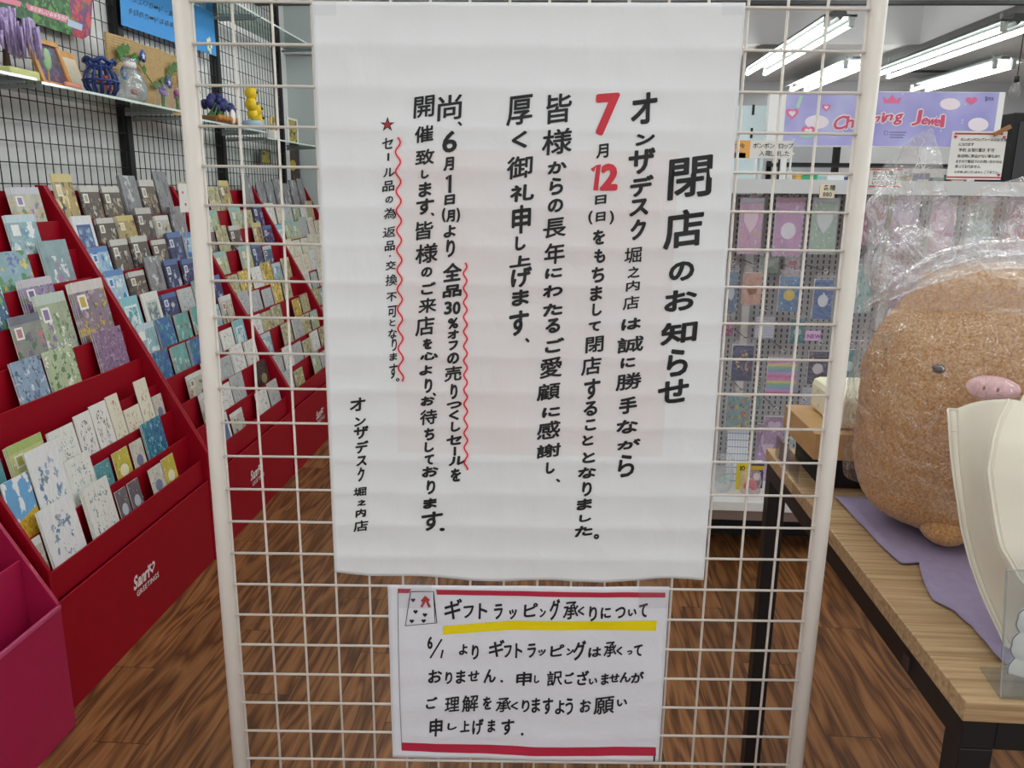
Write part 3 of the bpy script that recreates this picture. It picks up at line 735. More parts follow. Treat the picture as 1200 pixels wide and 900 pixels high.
# printed fronts: name -> (material, plain words)
PRINT = {
 'lavcream': (card_mat('print_lavender_cream', (206, 208, 190), [(150, 130, 180), (214, 170, 120), (120, 150, 110)], 'portrait', 5, (205, 205, 215)), 'cream and lavender floral'),
 'paleblue': (card_mat('print_pale_blue', (158, 196, 206), [(236, 240, 240), (120, 165, 185), (205, 222, 224)], 'flowers', 3.2, (190, 214, 222)), 'pale blue and white'),
 'bluegrey': (card_mat('print_blue_grey', (150, 180, 186), [(224, 232, 232), (160, 140, 176), (120, 150, 158)], 'portrait', 3.5), 'blue grey landscape'),
 'hydrangea': (card_mat('print_hydrangea', (150, 186, 200), [(222, 205, 90), (200, 120, 160), (110, 120, 180), (90, 150, 90)], 'flowers', 4.2), 'pink, blue and yellow flower'),
 'lavender': (card_mat('print_lavender', (166, 146, 184), [(120, 96, 150), (196, 184, 204), (110, 140, 80)], 'flowers', 9, (200, 196, 206)), 'lavender field'),
 'lavgold': (card_mat('print_lavender_gold', (150, 134, 150), [(206, 174, 60), (110, 86, 140), (90, 110, 60), (196, 170, 190)], 'flowers', 8, (214, 206, 204)), 'purple and gold flower'),
 'lavgreen': (card_mat('print_lavender_green', (176, 190, 160), [(140, 116, 168), (222, 226, 220), (110, 150, 90)], 'portrait', 7, (190, 206, 196)), 'lavender and green garden'),
 'bluegreen': (card_mat('print_blue_green', (70, 116, 150), [(40, 70, 120), (120, 170, 110), (190, 215, 225)], 'flowers', 6, (190, 210, 220)), 'deep blue and green'),
 'greypink': (card_mat('print_grey_pink', (150, 158, 150), [(190, 130, 140), (120, 110, 140), (96, 120, 100)], 'portrait', 5, (110, 115, 130)), 'grey and dusty pink'),
 'lilac': (card_mat('print_lilac_lace', (150, 120, 156), [(110, 84, 120), (180, 156, 186), (90, 70, 100)], 'flowers', 15), 'lilac lace patterned'),
 'bluefloral': (card_mat('print_blue_floral', (150, 176, 205), [(214, 226, 236), (90, 116, 160), (70, 100, 110)], 'flowers', 9), 'blue blossom'),
 'greenfloral': (card_mat('print_green_floral', (196, 212, 176), [(120, 160, 96), (236, 240, 226), (90, 130, 80)], 'flowers', 8), 'white and green blossom'),
 'cream': (card_mat('print_cream', (232, 228, 208), [(150, 170, 110), (196, 120, 110)], 'lines', 5), 'plain cream'),
 'wreathblue': (card_mat('print_wreath', (236, 236, 232), [(60, 80, 140), (120, 90, 90), (150, 170, 120), (60, 110, 150)], 'wreath', 13), 'white round wreath'),
 'white': (card_mat('print_white', (234, 235, 230), [(120, 132, 140), (150, 180, 190)], 'lines', 6), 'white sketch printed'),
 'yellowgreen': (card_mat('print_yellow_green', (218, 218, 150), [(190, 190, 80), (240, 236, 210), (150, 160, 70)], 'portrait', 5, (170, 190, 110)), 'pale yellow and green'),
 'sunflower': (card_mat('print_sunflower', (222, 180, 40), [(196, 150, 20), (240, 206, 70), (150, 120, 30)], 'scene', 14), 'sunflower field under blue sky'),
 'whiteblue': (card_mat('print_white_blue', (234, 236, 238), [(110, 140, 180), (160, 180, 205), (130, 150, 160)], 'wreath', 8), 'large white with pale blue drawings'),
 'teal': (card_mat('print_teal', (80, 150, 160), [(220, 230, 225), (50, 110, 125)], 'lines', 5), 'teal'),
 'yellow': (card_mat('print_yellow', (216, 200, 70), [(240, 236, 200), (120, 150, 80), (200, 110, 90)], 'blob', 6), 'yellow picture'),
 'peacock': (card_mat('print_peacock', (30, 120, 165), [(60, 165, 150), (20, 70, 130), (120, 190, 200)], 'flowers', 9), 'peacock blue'),
 'mini': (card_mat('print_mini', (226, 222, 210), [(120, 130, 160), (210, 190, 90), (96, 140, 150)], 'blob', 5), 'small pale illustrated'),
 'minigrey': (card_mat('print_mini_grey', (110, 104, 110), [(190, 200, 210), (150, 120, 130)], 'blob', 5), 'small grey'),
 'gold': (card_mat('print_gold', (196, 172, 110), [(230, 214, 160), (110, 90, 60), (60, 70, 90)], 'flowers', 4, (214, 196, 130)), 'gold and cream'),
 'brown': (card_mat('print_brown', (104, 92, 84), [(176, 166, 140), (60, 56, 70), (150, 130, 90), (200, 200, 196)], 'portrait', 5, (206, 204, 198)), 'brown and khaki'),
 'window': (card_mat('print_window', (226, 230, 234), [(70, 96, 150), (150, 180, 210), (100, 130, 170)], 'frame', 5), 'white and blue window print'),
 'dolphin': (card_mat('print_dolphin', (180, 214, 236), [(60, 130, 200), (226, 240, 246), (110, 176, 220)], 'flowers', 3.2, (90, 140, 200)), 'sky blue sea print'),
 'navy': (card_mat('print_navy', (52, 66, 116), [(120, 140, 190), (190, 196, 210), (36, 44, 84)], 'portrait', 4, (80, 110, 170)), 'navy blue'),
 'aqua': (card_mat('print_aqua', (136, 200, 212), [(228, 240, 242), (90, 160, 180), (190, 226, 230)], 'frame', 6), 'aqua blue framed'),
 'whiteframe': (card_mat('print_white_frame', (228, 230, 226), [(206, 212, 210), (130, 150, 150), (170, 186, 180), (110, 126, 130)], 'frame', 9), 'grey picture with white frame'),
 'tealgreen': (card_mat('print_teal_green', (112, 180, 176), [(190, 220, 206), (70, 140, 140), (150, 120, 110)], 'portrait', 6), 'teal green'),
 'ocean': (card_mat('print_ocean', (50, 110, 176), [(90, 170, 190), (30, 70, 130), (60, 140, 110)], 'flowers', 7), 'ocean blue'),
 'beige': (card_mat('print_beige', (206, 206, 196), [(150, 130, 80), (186, 170, 120), (110, 100, 80)], 'portrait', 4, (222, 224, 222)), 'beige and ochre picture'),
 'khaki': (card_mat('print_khaki', (196, 192, 150), [(110, 120, 80), (226, 220, 180), (150, 140, 60)], 'flowers', 6), 'khaki and cream'),
 'palegreen': (card_mat('print_pale_green', (186, 206, 180), [(226, 230, 190), (120, 150, 110), (206, 196, 90)], 'portrait', 5, (150, 196, 190)), 'pale green'),
 'brightyellow': (card_mat('print_bright_yellow', (222, 190, 60), [(240, 220, 120), (120, 110, 50), (250, 240, 200)], 'flowers', 6), 'bright yellow'),
 'greyframe': (card_mat('print_grey', (186, 192, 194), [(110, 116, 120), (222, 226, 226), (90, 96, 106)], 'lines', 7), 'pale grey'),
 'black': (card_mat('print_black', (26, 26, 28), [(150, 140, 100), (70, 64, 50)], 'blob', 9), 'black'),
 'clear': (card_mat('print_clear', (150, 152, 156), [(110, 110, 116), (196, 198, 200), (130, 128, 140)], 'flowers', 3), 'grey film wrapped'),
}
TW = ('top', 'second', 'third', 'fourth', 'fifth', 'sixth', 'seventh', 'eighth', 'ninth', 'front')
RN = ('nearest', 'second', 'third', 'farthest')
USED = {}
def card(rk, k, y0, y1, L, key, n=2, nth=None, dz=.0, fan=1, extra='', xf=0.0, lean=None):
    """a pack of n cards standing in tier k with its printed front facing the aisle; L above the lip"""
    w = y1 - y0; a = math.radians(10 if lean is None else lean) + R.uniform(-.01, .02)
    depth_below = .046
    L = max(.03, L)
    b = MB()
    th = .0022 if n > 1 else .003
    Hh = L + depth_below
    zlo = 0
    for i in range(n):
        x1 = -i * (th + .0004); sh = -fan * i * .0045
        dz_ = -i * .0015
        # local: front = +x
        P = [(x1, sh, zlo), (x1, sh + w, zlo), (x1, sh + w, Hh + dz_), (x1, sh, Hh + dz_)]
        b.quad(P, 0, [(0, 0), (1, 0), (1, 1), (0, 1)])
        Q = [(x1 - th, q[1], q[2]) for q in P]
        b.quad([Q[3], Q[2], Q[1], Q[0]], 1)
        for j in range(4):
            jj = (j + 1) % 4
            b.quad([P[jj], P[j], Q[j], Q[jj]], 1)
    mt, words = PRINT[key]
    word = 'pack' if n > 1 else 'card'
    base = '%s %s' % (words, word)
    loc = '%s tier of %s red rack' % (TW[k], RN[rk])
    o = b.build('greeting_card_pack' if n > 1 else 'greeting_card', [mt, M_edge if key not in ('black', 'brown', 'navy', 'clear') else M_dark_edge], org=(0, 0, 0))
    o.location = (XK[k] - .0068 + xf, y0, ZK[k] - depth_below - .0035 + dz)
    o.rotation_euler = (0, -a, 0)
    o['category'] = 'card'; o['group'] = 'greeting cards on the %s red rack' % RN[rk]
    USED.setdefault((rk, k), []).append((o, base, loc))
    return o

# nearest rack: (tier, left px, right px, top px, print, packs)
NEAR = [(0, 22, 58, 217, 'lavcream', 3), (1, 20, 55, 250, 'paleblue', 2), (2, 2, 46, 295, 'hydrangea', 2), (2, 60, 92, 281, 'bluegrey', 2),
 (3, -12, 18, 331, 'bluegreen', 2), (3, 37, 75, 327, 'lavender', 3), (4, 27, 61, 371, 'greypink', 1), (4, 60, 95, 345, 'lavgreen', 2), (4, 101, 139, 330, 'lavgold', 3),
 (5, 28, 62, 424, 'bluefloral', 2), (5, 64, 98, 412, 'greenfloral', 1), (5, 122, 154, 389, 'lilac', 2),
 (7, -12, 17, 532, 'teal', 1), (7, 28, 66, 522, 'yellowgreen', 3), (7, 72, 100, 506, 'white', 2), (7, 101, 119, 487, 'wreathblue', 1), (7, 121, 139, 475, 'wreathblue', 1), (7, 140, 153, 464, 'cream', 1), (7, 154, 171, 480, 'cream', 1), (7, 172, 185, 446, 'cream', 1), (7, 186, 196, 464, 'mini', 1),
 (8, -8, 54, 566, 'sunflower', 1), (8, 57, 92, 529, 'whiteblue', 1), (8, 92, 119, 540, 'white', 3), (8, 120, 137, 545, 'teal', 2), (8, 141, 158, 531, 'yellow', 1), (8, 161, 174, 519, 'mini', 1), (8, 178, 199, 496, 'peacock', 2),
 (9, 34, 62, 632, 'beige', 1), (9, 67, 104, 598, 'whiteblue', 2), (9, 115, 142, 572, 'white', 3), (9, 145, 157, 576, 'minigrey', 1), (9, 159, 171, 566, 'minigrey', 1), (9, 183, 197, 550, 'mini', 1), (9, 198, 211, 538, 'yellow', 1)]
for (k, pl, pr, pt, key, n) in NEAR:
    x = XK[k] - .0085; z = ZK[k]
    def yat(px):                                       # where the sight line meets the lip of that tier
        lo, hi = .6, 2.87
        for _ in range(40):
            mid = (lo + hi) / 2
            if proj((x, mid, z))[0] < px: lo = mid
            else: hi = mid
        return lo
    ya, yb = yat(pl), min(yat(pr), Y12 - .02)
    ya = max(ya, Y01 + .02); yb = max(yb, ya + .04)
    lo, hi = .02, .3
    for _ in range(30):
        mid = (lo + hi) / 2
        if proj((x - mid * .12, ya, z + mid))[1] > pt: lo = mid
        else: hi = mid
    card(0, k, ya + (.008 * (n - 1) if k < 6 else 0), yb, min(lo, .24), key, n, fan=1.9 if k < 6 else 1)

TIERS = {
 1: [['gold', 'brown', 'brown', 'clear', 'brown', 'clear'], ['window', 'brown', 'gold', 'brown', 'beige', 'clear'], ['dolphin', 'brown', 'brown', 'brown', 'navy', 'dolphin'],
     ['dolphin', 'brown', 'clear', 'navy', 'navy', 'beige'], ['aqua', 'whiteframe', 'navy', 'greyframe', 'tealgreen', 'navy'], ['paleblue', 'ocean', 'tealgreen', 'tealgreen', 'paleblue', 'beige'],
     ['ocean', 'tealgreen', 'ocean', 'greyframe', 'white', 'aqua'], [None, 'beige', 'beige', 'greyframe', 'white', 'white'], [None, 'beige', 'white', 'greyframe', None, 'black'], [None, 'window', 'beige', None, 'white', 'greyframe']],
 2: [['khaki', 'brown', 'khaki', 'gold', None, 'clear'], ['palegreen', 'palegreen', None, 'palegreen', 'khaki', 'navy'], ['brown', 'khaki', 'brown', None, 'gold', 'navy'], ['palegreen', None, 'palegreen', 'navy', 'bluegreen', None],
     ['khaki', 'brightyellow', 'white', 'brightyellow', 'paleblue', 'khaki'], ['greyframe', 'greyframe', 'greyframe', 'brightyellow', 'khaki', None], ['white', 'khaki', 'khaki', None, 'brightyellow', 'khaki'], ['paleblue', None, 'khaki', 'greyframe', 'khaki', 'palegreen'],
     ['greyframe', 'white', 'greyframe', 'khaki', 'white', 'khaki'], ['greyframe', 'khaki', None, 'palegreen', 'greyframe', 'khaki']],
 3: [['clear'] * 6, ['white', 'cream', 'greyframe', 'palegreen', 'white', 'khaki'], ['aqua', 'palegreen', 'palegreen', 'greyframe', 'cream', 'cream'], ['cream'] * 6, ['cream', 'cream', 'white', 'cream', 'cream', 'white'], ['white', 'greyframe', 'cream', 'white', 'cream', 'cream'],
     ['khaki', 'palegreen', 'brightyellow', 'khaki', 'khaki', 'palegreen'], ['khaki', 'brightyellow', 'palegreen', 'khaki', None, 'khaki'], ['palegreen', 'khaki', 'aqua', 'khaki', 'khaki', 'palegreen'], ['greyframe', 'palegreen', 'khaki', 'palegreen', 'khaki', 'khaki']],
}
HT = [.155, .125, .125, .12, .115, .115, .105, .11, .105, .10]
for rk, (ya, yb) in ((1, (Y12, Y23)), (2, (Y23, Y34)), (3, (Y34, Y45))):
    for k in range(10):
        row = TIERS[rk][k]; n = len(row); step = (yb - ya - .055) / n
        for i, key in enumerate(row):
            if key is None: continue
            y0 = ya + .034 + i * step + R.uniform(0, .006); w = step - R.uniform(.021, .034)
            L = HT[k] * R.uniform(.82, 1.12) + (.03 if key == 'clear' else 0)
            px = proj((XK[k], y0 + w / 2, ZK[k] + L * .6))
            if px[0] > 395: continue
            card(rk, k, y0, y0 + w, L, key, R.choice((2, 3, 3)) if rk == 1 else R.choice((1, 2, 3)), fan=R.choice((.6, 1)))
for (rk, k), lst in USED.items():
    lst.sort(key=lambda q: q[0].location.y)
    cnt = {}
    for o, base, loc in lst: cnt[base] = cnt.get(base, 0) + 1
    seen = {}
    for o, base, loc in lst:
        seen[base] = seen.get(base, 0) + 1
        if cnt[base] == 1: o['label'] = '%s, %s' % (base, loc)
        else: o['label'] = '%s, %s, %s such from near end' % (base, loc, ORD[seen[base] - 1])
# white price card and blue film bag at the second rack
b = MB(); b.box(-1.30, 0, 0, -1.298, .09, .11); 
t = thing('price_card', 'small white price card on a clip above the second red rack', 'price card', (-1.62, 3.42, 1.42))
b = MB(); b.box(-1.621, 3.42, 1.335, -1.619, 3.50, 1.455); b.build('card', M_edge, t)
b = MB()
for yy, zz in ((3.445, 1.41), (3.465, 1.36)):
    b.quad([(-1.6185, yy + .016 * a, zz + .016 * c) for a, c in heart2d(12)])
b.build('heart_print', M_red_ink, t, recalc=False)
b = MB(); b.tube([(-1.62, 3.46, 1.335), (-1.62, 3.46, 1.17)], .002, 6); b.build('wire_stem', M_chrome, t)

# ------------------------------------------------------------------ glass shelves and what stands on them
SX0, SX1 = -1.945, -1.705
SH = ((POSTS[0], POSTS[1], 1.779), (POSTS[1], POSTS[2], 1.772), (POSTS[2], POSTS[3], 1.752), (POSTS[3], 5.86, 1.722))
for i, (y0, y1, z) in enumerate(SH):
    t = thing('glass_shelf', 'clear glass shelf above the card racks, %s from the shop front' % ORD[i], 'glass shelf', ((SX0 + SX1) / 2, (y0 + y1) / 2, z - .008), 'glass shelves on the left wall')
    b = MB(); b.box(SX0, y0 + .012, z - .008, SX1, y1 - .012, z); b.build('glass_pane', M_glass, t)
    b = MB(); b.box(SX1, y0 + .012, z - .0085, SX1 + .002, y1 - .012, z + .0005); b.build('polished_edge', M_glass_edge, t)
    for yy in (y0 + .03, y1 - .03):
        b = MB(); b.prism([(XM + .012, yy - .004, z - .009), (SX1 - .03, yy - .004, z - .009), (SX1 - .03, yy - .004, z - .016), (XM + .012, yy - .004, z - .026)], (0, .008, 0)); b.build('bracket', M_grey_plastic, t)
for i, (y0, y1) in enumerate(((POSTS[2], POSTS[3]), (POSTS[3], 5.86))):
    t = thing('glass_shelf', 'upper glass shelf near the ceiling, %s' % ('behind the blue notice' if i == 0 else 'at the far end by the alcove'), 'glass shelf', ((SX0 + SX1) / 2, (y0 + y1) / 2, 2.36), 'glass shelves on the left wall')
    b = MB(); b.box(-1.922, y0 + .012, 2.36, SX1, y1 - .012, 2.368); b.build('glass_pane', M_glass, t)
    b = MB(); b.box(SX1, y0 + .012, 2.3595, SX1 + .002, y1 - .012, 2.3685); b.build('polished_edge', M_glass_edge, t)
    for yy in (y0 + .03, y1 - .03):
        b = MB(); b.prism([(XM + .012, yy - .004, 2.359), (SX1 - .03, yy - .004, 2.359), (SX1 - .03, yy - .004, 2.352), (XM + .012, yy - .004, 2.345)], (0, .008, 0)); b.build('bracket', M_grey_plastic, t)

def shelf_pt(px, py, x=-1.76): return at_x(px, py, x)
M_wood = mat('honey_wood', (204, 150, 84), .5, noise_amt=.15, noise_scale=30)
M_bamboo = mat('bamboo_blind', (186, 156, 104), .6, noise_amt=.12, noise_scale=60)
M_lilac_fl = mat('lilac_blossom', (178, 160, 204), .7, noise_amt=.25, noise_scale=80)
M_green = mat('leaf_green', (70, 120, 60), .6, noise_amt=.2, noise_scale=60)
M_navy = mat('navy_lacquer', (24, 52, 120), .35)
M_goldfish = mat('goldfish_red', (206, 70, 50), .45)
M_mint = mat('pale_green_card', (206, 210, 140), .6)
M_dkbrown = mat('dark_bark', (60, 42, 38), .7)
Z1, Z2, Z3, Z4 = SH[0][2], SH[1][2], SH[2][2], SH[3][2]
# wisteria ornament
ya, yb = shelf_pt(0, 70).y, shelf_pt(46, 80).y
t = thing('wisteria_ornament', 'lilac wisteria tree ornament at the left end of the glass shelf', 'ornament', (-1.78, (ya + yb) / 2, Z1 + .001))
b = MB(); b.box(-1.82, ya + .03, Z1 + .001, -1.75, yb - .015, Z1 + .03); b.build('base', M_mint, t, bevel=.004)
b = MB(); b.tube([(-1.78, ya + .06, Z1 + .0305), (-1.775, ya + .055, Z1 + .07), (-1.785, ya + .065, Z1 + .12)], .012, 8, r2=.007); b.build('trunk', M_dkbrown, t, smooth=True)
b = MB()
for k in range(200):
    x = -1.78 + R.uniform(-.05, .06); y = R.uniform(ya - .09, yb + .0); zt = Z1 + .18 + R.uniform(-.03, .03) - 1.2 * abs(y - (ya + yb) / 2 + .03) ** 2 * 4
    l = min(R.uniform(.04, .10), zt - Z1 - .070)
    b.tube([(x, y, zt), (x, y, zt - l * .5), (x, y, zt - l)], .0048, 5, r2=.0012)
for k in range(14): b.ball((-1.78 + R.uniform(-.03, .03), R.uniform(ya - .08, yb - .02), Z1 + .185 + R.uniform(-.012, .012)), .022, 6)
b.build('blossoms', M_lilac_fl, t, smooth=True)
# picture frame with a dark purple picture
ya, yb = shelf_pt(48, 80, -1.80).y, shelf_pt(84, 85, -1.80).y
t = thing('picture_frame', 'honey wood frame with a dark purple night picture, on the glass shelf', 'picture frame', (-1.80, (ya + yb) / 2, Z1))
M_night = card_mat('night_picture', (52, 48, 92), [(110, 70, 130), (60, 90, 150), (150, 60, 80), (30, 30, 60)], 'flowers', 5)
h = .165; sl = .05
def FP(y, z, d=0): return (-1.80 + d - sl * (z - Z1) / h, y, z)
def bar(b, y0, z0, y1, z1): b.prism([FP(y0, z0, .008), FP(y1, z0, .008), FP(y1, z1, .008), FP(y0, z1, .008)], (-.014, 0, 0))
b = MB(); bar(b, ya, Z1, yb, Z1 + .018); bar(b, ya, Z1 + h - .018, yb, Z1 + h); bar(b, ya, Z1 + .018, ya + .02, Z1 + h - .018); bar(b, yb - .02, Z1 + .018, yb, Z1 + h - .018); b.build('frame', M_wood, t, bevel=.002)
b = MB(); b.quad([FP(ya + .02, Z1 + .018), FP(yb - .02, Z1 + .018), FP(yb - .02, Z1 + h - .018), FP(ya + .02, Z1 + h - .018)], 0, [(0, 0), (1, 0), (1, 1), (0, 1)]); b.build('picture', M_night, t, solid=.002)
b = MB()
for k in range(9): b.ball((-1.772, yb - .09 + .01 * k, Z1 + .012), .012, 6)
b.build('flower_garland', mat('salmon_petals', (214, 140, 120), .6), t, smooth=True)
# small green leaf charm
p = shelf_pt(57, 88, -1.74)
t = thing('leaf_ornament', 'small green leaf shaped ornament on a stick before the wood frame', 'ornament', (p.x, p.y, Z1))
b = MB(); b.ball((p.x, p.y, Z1 + .075), .03, 10, sx=.25, sy=.8, sz=1.2); b.build('leaf', mat('mint_leaf', (150, 190, 140), .5), t, smooth=True)
b = MB(); b.tube([(p.x, p.y, Z1), (p.x, p.y, Z1 + .05)], .003, 6); b.build('stick', M_wood, t)
# tiled board
ya, yb = shelf_pt(80, 90, -1.87).y, shelf_pt(103, 95, -1.87).y
N = NT('white_tile_board'); uvn = N.n('ShaderNodeTexCoord').outputs['UV']
br = N.n('ShaderNodeTexBrick', {'Vector': uvn, 'Color1': lin((226, 218, 200)), 'Color2': lin((214, 208, 194)), 'Mortar': lin((196, 178, 140)), 'Scale': 6., 'Mortar Size': .03}); N.link(br.outputs[0], N.b.inputs['Base Color'])
t = thing('tile_board', 'honey wood board faced with small white tiles, right of the wood frame', 'ornament', (-1.87, (ya + yb) / 2, Z1))
t.location.z = Z2
b = MB(); b.prism([FP(ya, Z2, -.066), FP(yb, Z2, -.066), FP(yb, Z2 + .17, -.066), FP(ya, Z2 + .17, -.066)], (-.012, 0, 0)); b.build('board', M_wood, t, bevel=.002)
b = MB(); b.quad([FP(ya + .02, Z2 + .035, -.0645), FP(yb - .012, Z2 + .035, -.0645), FP(yb - .012, Z2 + .145, -.0645), FP(ya + .02, Z2 + .145, -.0645)], 0, [(0, 0), (1, 0), (1, 1), (0, 1)]); b.build('tiles', N.m, t)
# blue lattice fish bowl
p = shelf_pt(119, 100, -1.76); yc = p.y
t = thing('fish_bowl_ornament', 'navy cut-out fish bowl ornament with red goldfish on the glass shelf', 'ornament', (-1.76, yc, Z2))
b = MB(); PR = [(.045, 0), (.068, .03), (.072, .055), (.060, .085), (.045, .100), (.062, .125)]
for k in range(14):
    a = 2 * math.pi * k / 14
    b.tube([(-1.76 + .8 * r * math.cos(a), yc + r * math.sin(a), Z2 + .003 + z) for r, z in PR], .004, 6)
for r, z in ((.045, .0), (.074, .05), (.047, .10)):
    b.tube([(-1.76 + .8 * r * math.cos(a), yc + r * math.sin(a), Z2 + .006 + z) for a in (2 * math.pi * i / 24 for i in range(25))], .005, 6)
b.tube([(-1.76 + .8 * .062 * math.cos(a), yc + .064 * math.sin(a), Z2 + .128 + .006 * math.sin(6 * a)) for a in (2 * math.pi * i / 36 for i in range(37))], .007, 6)
b.build('bowl', M_navy, t, smooth=True)
def fish(b, c, s, mi=0):
    b.ball(c, s, 8, mi, sx=.5, sy=1.2, sz=.8)
    b.prism([(c[0] - .002, c[1] + s * 1.0, c[2]), (c[0] - .002, c[1] + s * 2.1, c[2] + s * .9), (c[0] - .002, c[1] + s * 1.7, c[2]), (c[0] - .002, c[1] + s * 2.1, c[2] - s * .9)], (.004, 0, 0), mi)
for dy, dzz in ((-.03, .055), (.012, .07), (.02, .035)):
    b = MB(); fish(b, (-1.745, yc + dy, Z2 + dzz), .012); b.build('goldfish', M_goldfish, t, smooth=True)
# clear goldfish bag
p = shelf_pt(158, 110, -1.74); yc = p.y
t = thing('goldfish_bag_ornament', 'pale blue clear goldfish bag ornament tied with white, beside the navy bowl', 'ornament', (-1.75, yc, Z2))
b = MB(); b.lathe((-1.75, yc, Z2), [(.05, 0), (.074, .02), (.076, .06), (.06, .10), (.032, .128), (.022, .14), (.04, .165)], 18, sx=.7)
b.build('bag', film('aqua_film', (170, 216, 242), .40, .08, (20, .5, .01), 1.5), t, smooth=True)
b = MB(); b.lathe((-1.75, yc, Z2 + .132), [(.03, 0), (.034, .01), (.03, .022)], 14, sx=.7); b.build('tie', mat('white_ribbon', (236, 226, 222), .5), t, smooth=True)
b = MB(); fish(b, (-1.735, yc - .02, Z2 + .04), .014); b.build('goldfish', M_goldfish, t, smooth=True)
# bamboo screen with morning glories
ya, yb = 3.36, 4.20
t = thing('bamboo_screen', 'folding bamboo blind ornament with blue morning glories, standing behind the goldfish bag', 'ornament', (-1.83, (ya + yb) / 2, Z2))
np_ = 6; step = (yb - ya) / np_
for k in range(np_):
    y0, y1 = ya + k * step, ya + (k + 1) * step
    x0, x1 = (-1.838, -1.823) if k % 2 == 0 else (-1.823, -1.838)
    hgt = .27
    b = MB()
    nsl = 26
    for j in range(nsl):
        z0 = Z2 + hgt * j / nsl; z1 = Z2 + hgt * (j + .86) / nsl
        b.prism([(x0, y0, z0), (x1, y1, z0), (x1, y1, z1), (x0, y0, z1)], (-.005, 0, 0))
    b.prism([(x0 - .005, y0, Z2), (x1 - .005, y1, Z2), (x1 - .005, y1, Z2 + hgt), (x0 - .005, y0, Z2 + hgt)], (-.003, 0, 0))
    b.build('blind_panel', M_bamboo, t)
for py, pz in ((ya + .05, .12), (ya + .22, .21), (ya + .44, .13), (ya + .72, .2)):
    q = (-1.812, py, Z2 + pz)
    M = Matrix.Rotation(math.pi / 2, 4, 'Y').to_3x3()
    b = MB(); b.lathe(q, [(.004, -.004), (.014, .0), (.026, .008), (.027, .009)], 12, M=M)
    f = b.build('morning_glory', mat('morning_glory_blue', (60, 90, 180), .5), t, smooth=True)
    b = MB()
    pts = [(q[0] + .0105, q[1] + r * math.sin(a), q[2] + r * math.cos(a)) for a, r in ((math.pi * 2 * i / 10, .017 if i % 2 == 0 else .006) for i in range(10))]
    b.prism(pts, (.001, 0, 0)); b.build('white_star', mat('white_print', (232, 226, 226), .5), f)
b = MB()
for k in range(30):
    y = ya + .04 + R.uniform(0, .74); z = Z2 + .15 + .05 * math.sin(14 * (y - ya)) + R.uniform(0, .03)
    b.prism([(-1.814, y - .02, z), (-1.812, y, z + .016), (-1.814, y + .02, z + .002), (-1.812, y, z - .022)], (.002, 0, 0))
b.tube([(-1.815, ya + .02 + .76 * i / 40, Z2 + .15 + .05 * math.sin(14 * .76 * i / 40)) for i in range(41)], .0025, 5)
b.build('vine_leaves', M_green, t)
b = MB(); fnk = lambda a, c: (-1.812, a, Z2 + .125 - c); line_text(b, 'ドs', .01, fnk, ya + .54, 0, .055); b.build('lettering', M_ink, t, recalc=False)
# two little flower packs
for k, px in enumerate((192, 208)):
    p = shelf_pt(px, 122, -1.735)
    t = thing('flower_pack', 'small clear pack of %s flowers at the right end of the glass shelf' % ('lilac' if k == 0 else 'pink and violet'), 'flower pack', (p.x, p.y, Z2), 'clear flower packs')
    b = MB(); b.box(p.x - .02, p.y - .028, Z2, p.x + .02, p.y + .028, Z2 + .10); b.build('sleeve', film('pack_film', (200, 205, 215), .12, .1), t, bevel=.006)
    b = MB()
    for j in range(7): b.ball((p.x + R.uniform(-.008, .008), p.y + R.uniform(-.016, .016), Z2 + .07 + R.uniform(-.015, .015)), .010, 7)
    b.build('flowers', mat('lilac_petal' if k == 0 else 'violet_petal', (150, 130, 200) if k == 0 else (170, 80, 150), .6), t, smooth=True)
    b = MB()
    for j in range(5): b.tube([(p.x, p.y + R.uniform(-.015, .015), Z2 + .002), (p.x, p.y + R.uniform(-.012, .012), Z2 + .06)], .004, 5)
    b.build('stems', M_green, t)
# iris ornament, third shelf
p = shelf_pt(256, 138, -1.76)
t = thing('iris_ornament', 'dark blue iris garden ornament seen through the top left of the grid', 'ornament', (p.x, p.y, Z3))
b = MB(); b.box(p.x - .04, p.y - .15, Z3, p.x + .05, p.y + .15, Z3 + .03); b.build('base', mat('wood_brown', (120, 84, 52), .6, noise_amt=.2), t, bevel=.004)
b = MB()
for j in range(26): b.ball((p.x + R.uniform(-.03, .03), p.y + R.uniform(-.13, .13), Z3 + .10 + R.uniform(-.03, .035)), R.uniform(.012, .024), 7, sz=1.1)
b.build('iris_blossoms', mat('iris_blue', (44, 48, 110), .6, noise_amt=.4, noise_scale=60), t, smooth=True)
b = MB()
for j in range(14): b.tube([(p.x + R.uniform(-.03, .03), p.y + R.uniform(-.13, .13), Z3 + .03), (p.x + R.uniform(-.03, .03), p.y + R.uniform(-.12, .12), Z3 + .10)], .004, 5)
b.build('leaves', M_green, t)
b = MB(); b.ball((p.x + .055, p.y + .05, Z3 + .04), .026, 10, sz=1.5, sx=.5); b.build('white_bird', mat('white_ceramic', (232, 230, 226), .4), t, smooth=True)
b = MB()
for j in range(6): b.ball((p.x + .055, p.y - .12 + .045 * j, Z3 + .025), .016, 6)
b.build('orange_flowers', mat('ochre_petals', (190, 130, 60), .6), t, smooth=True)
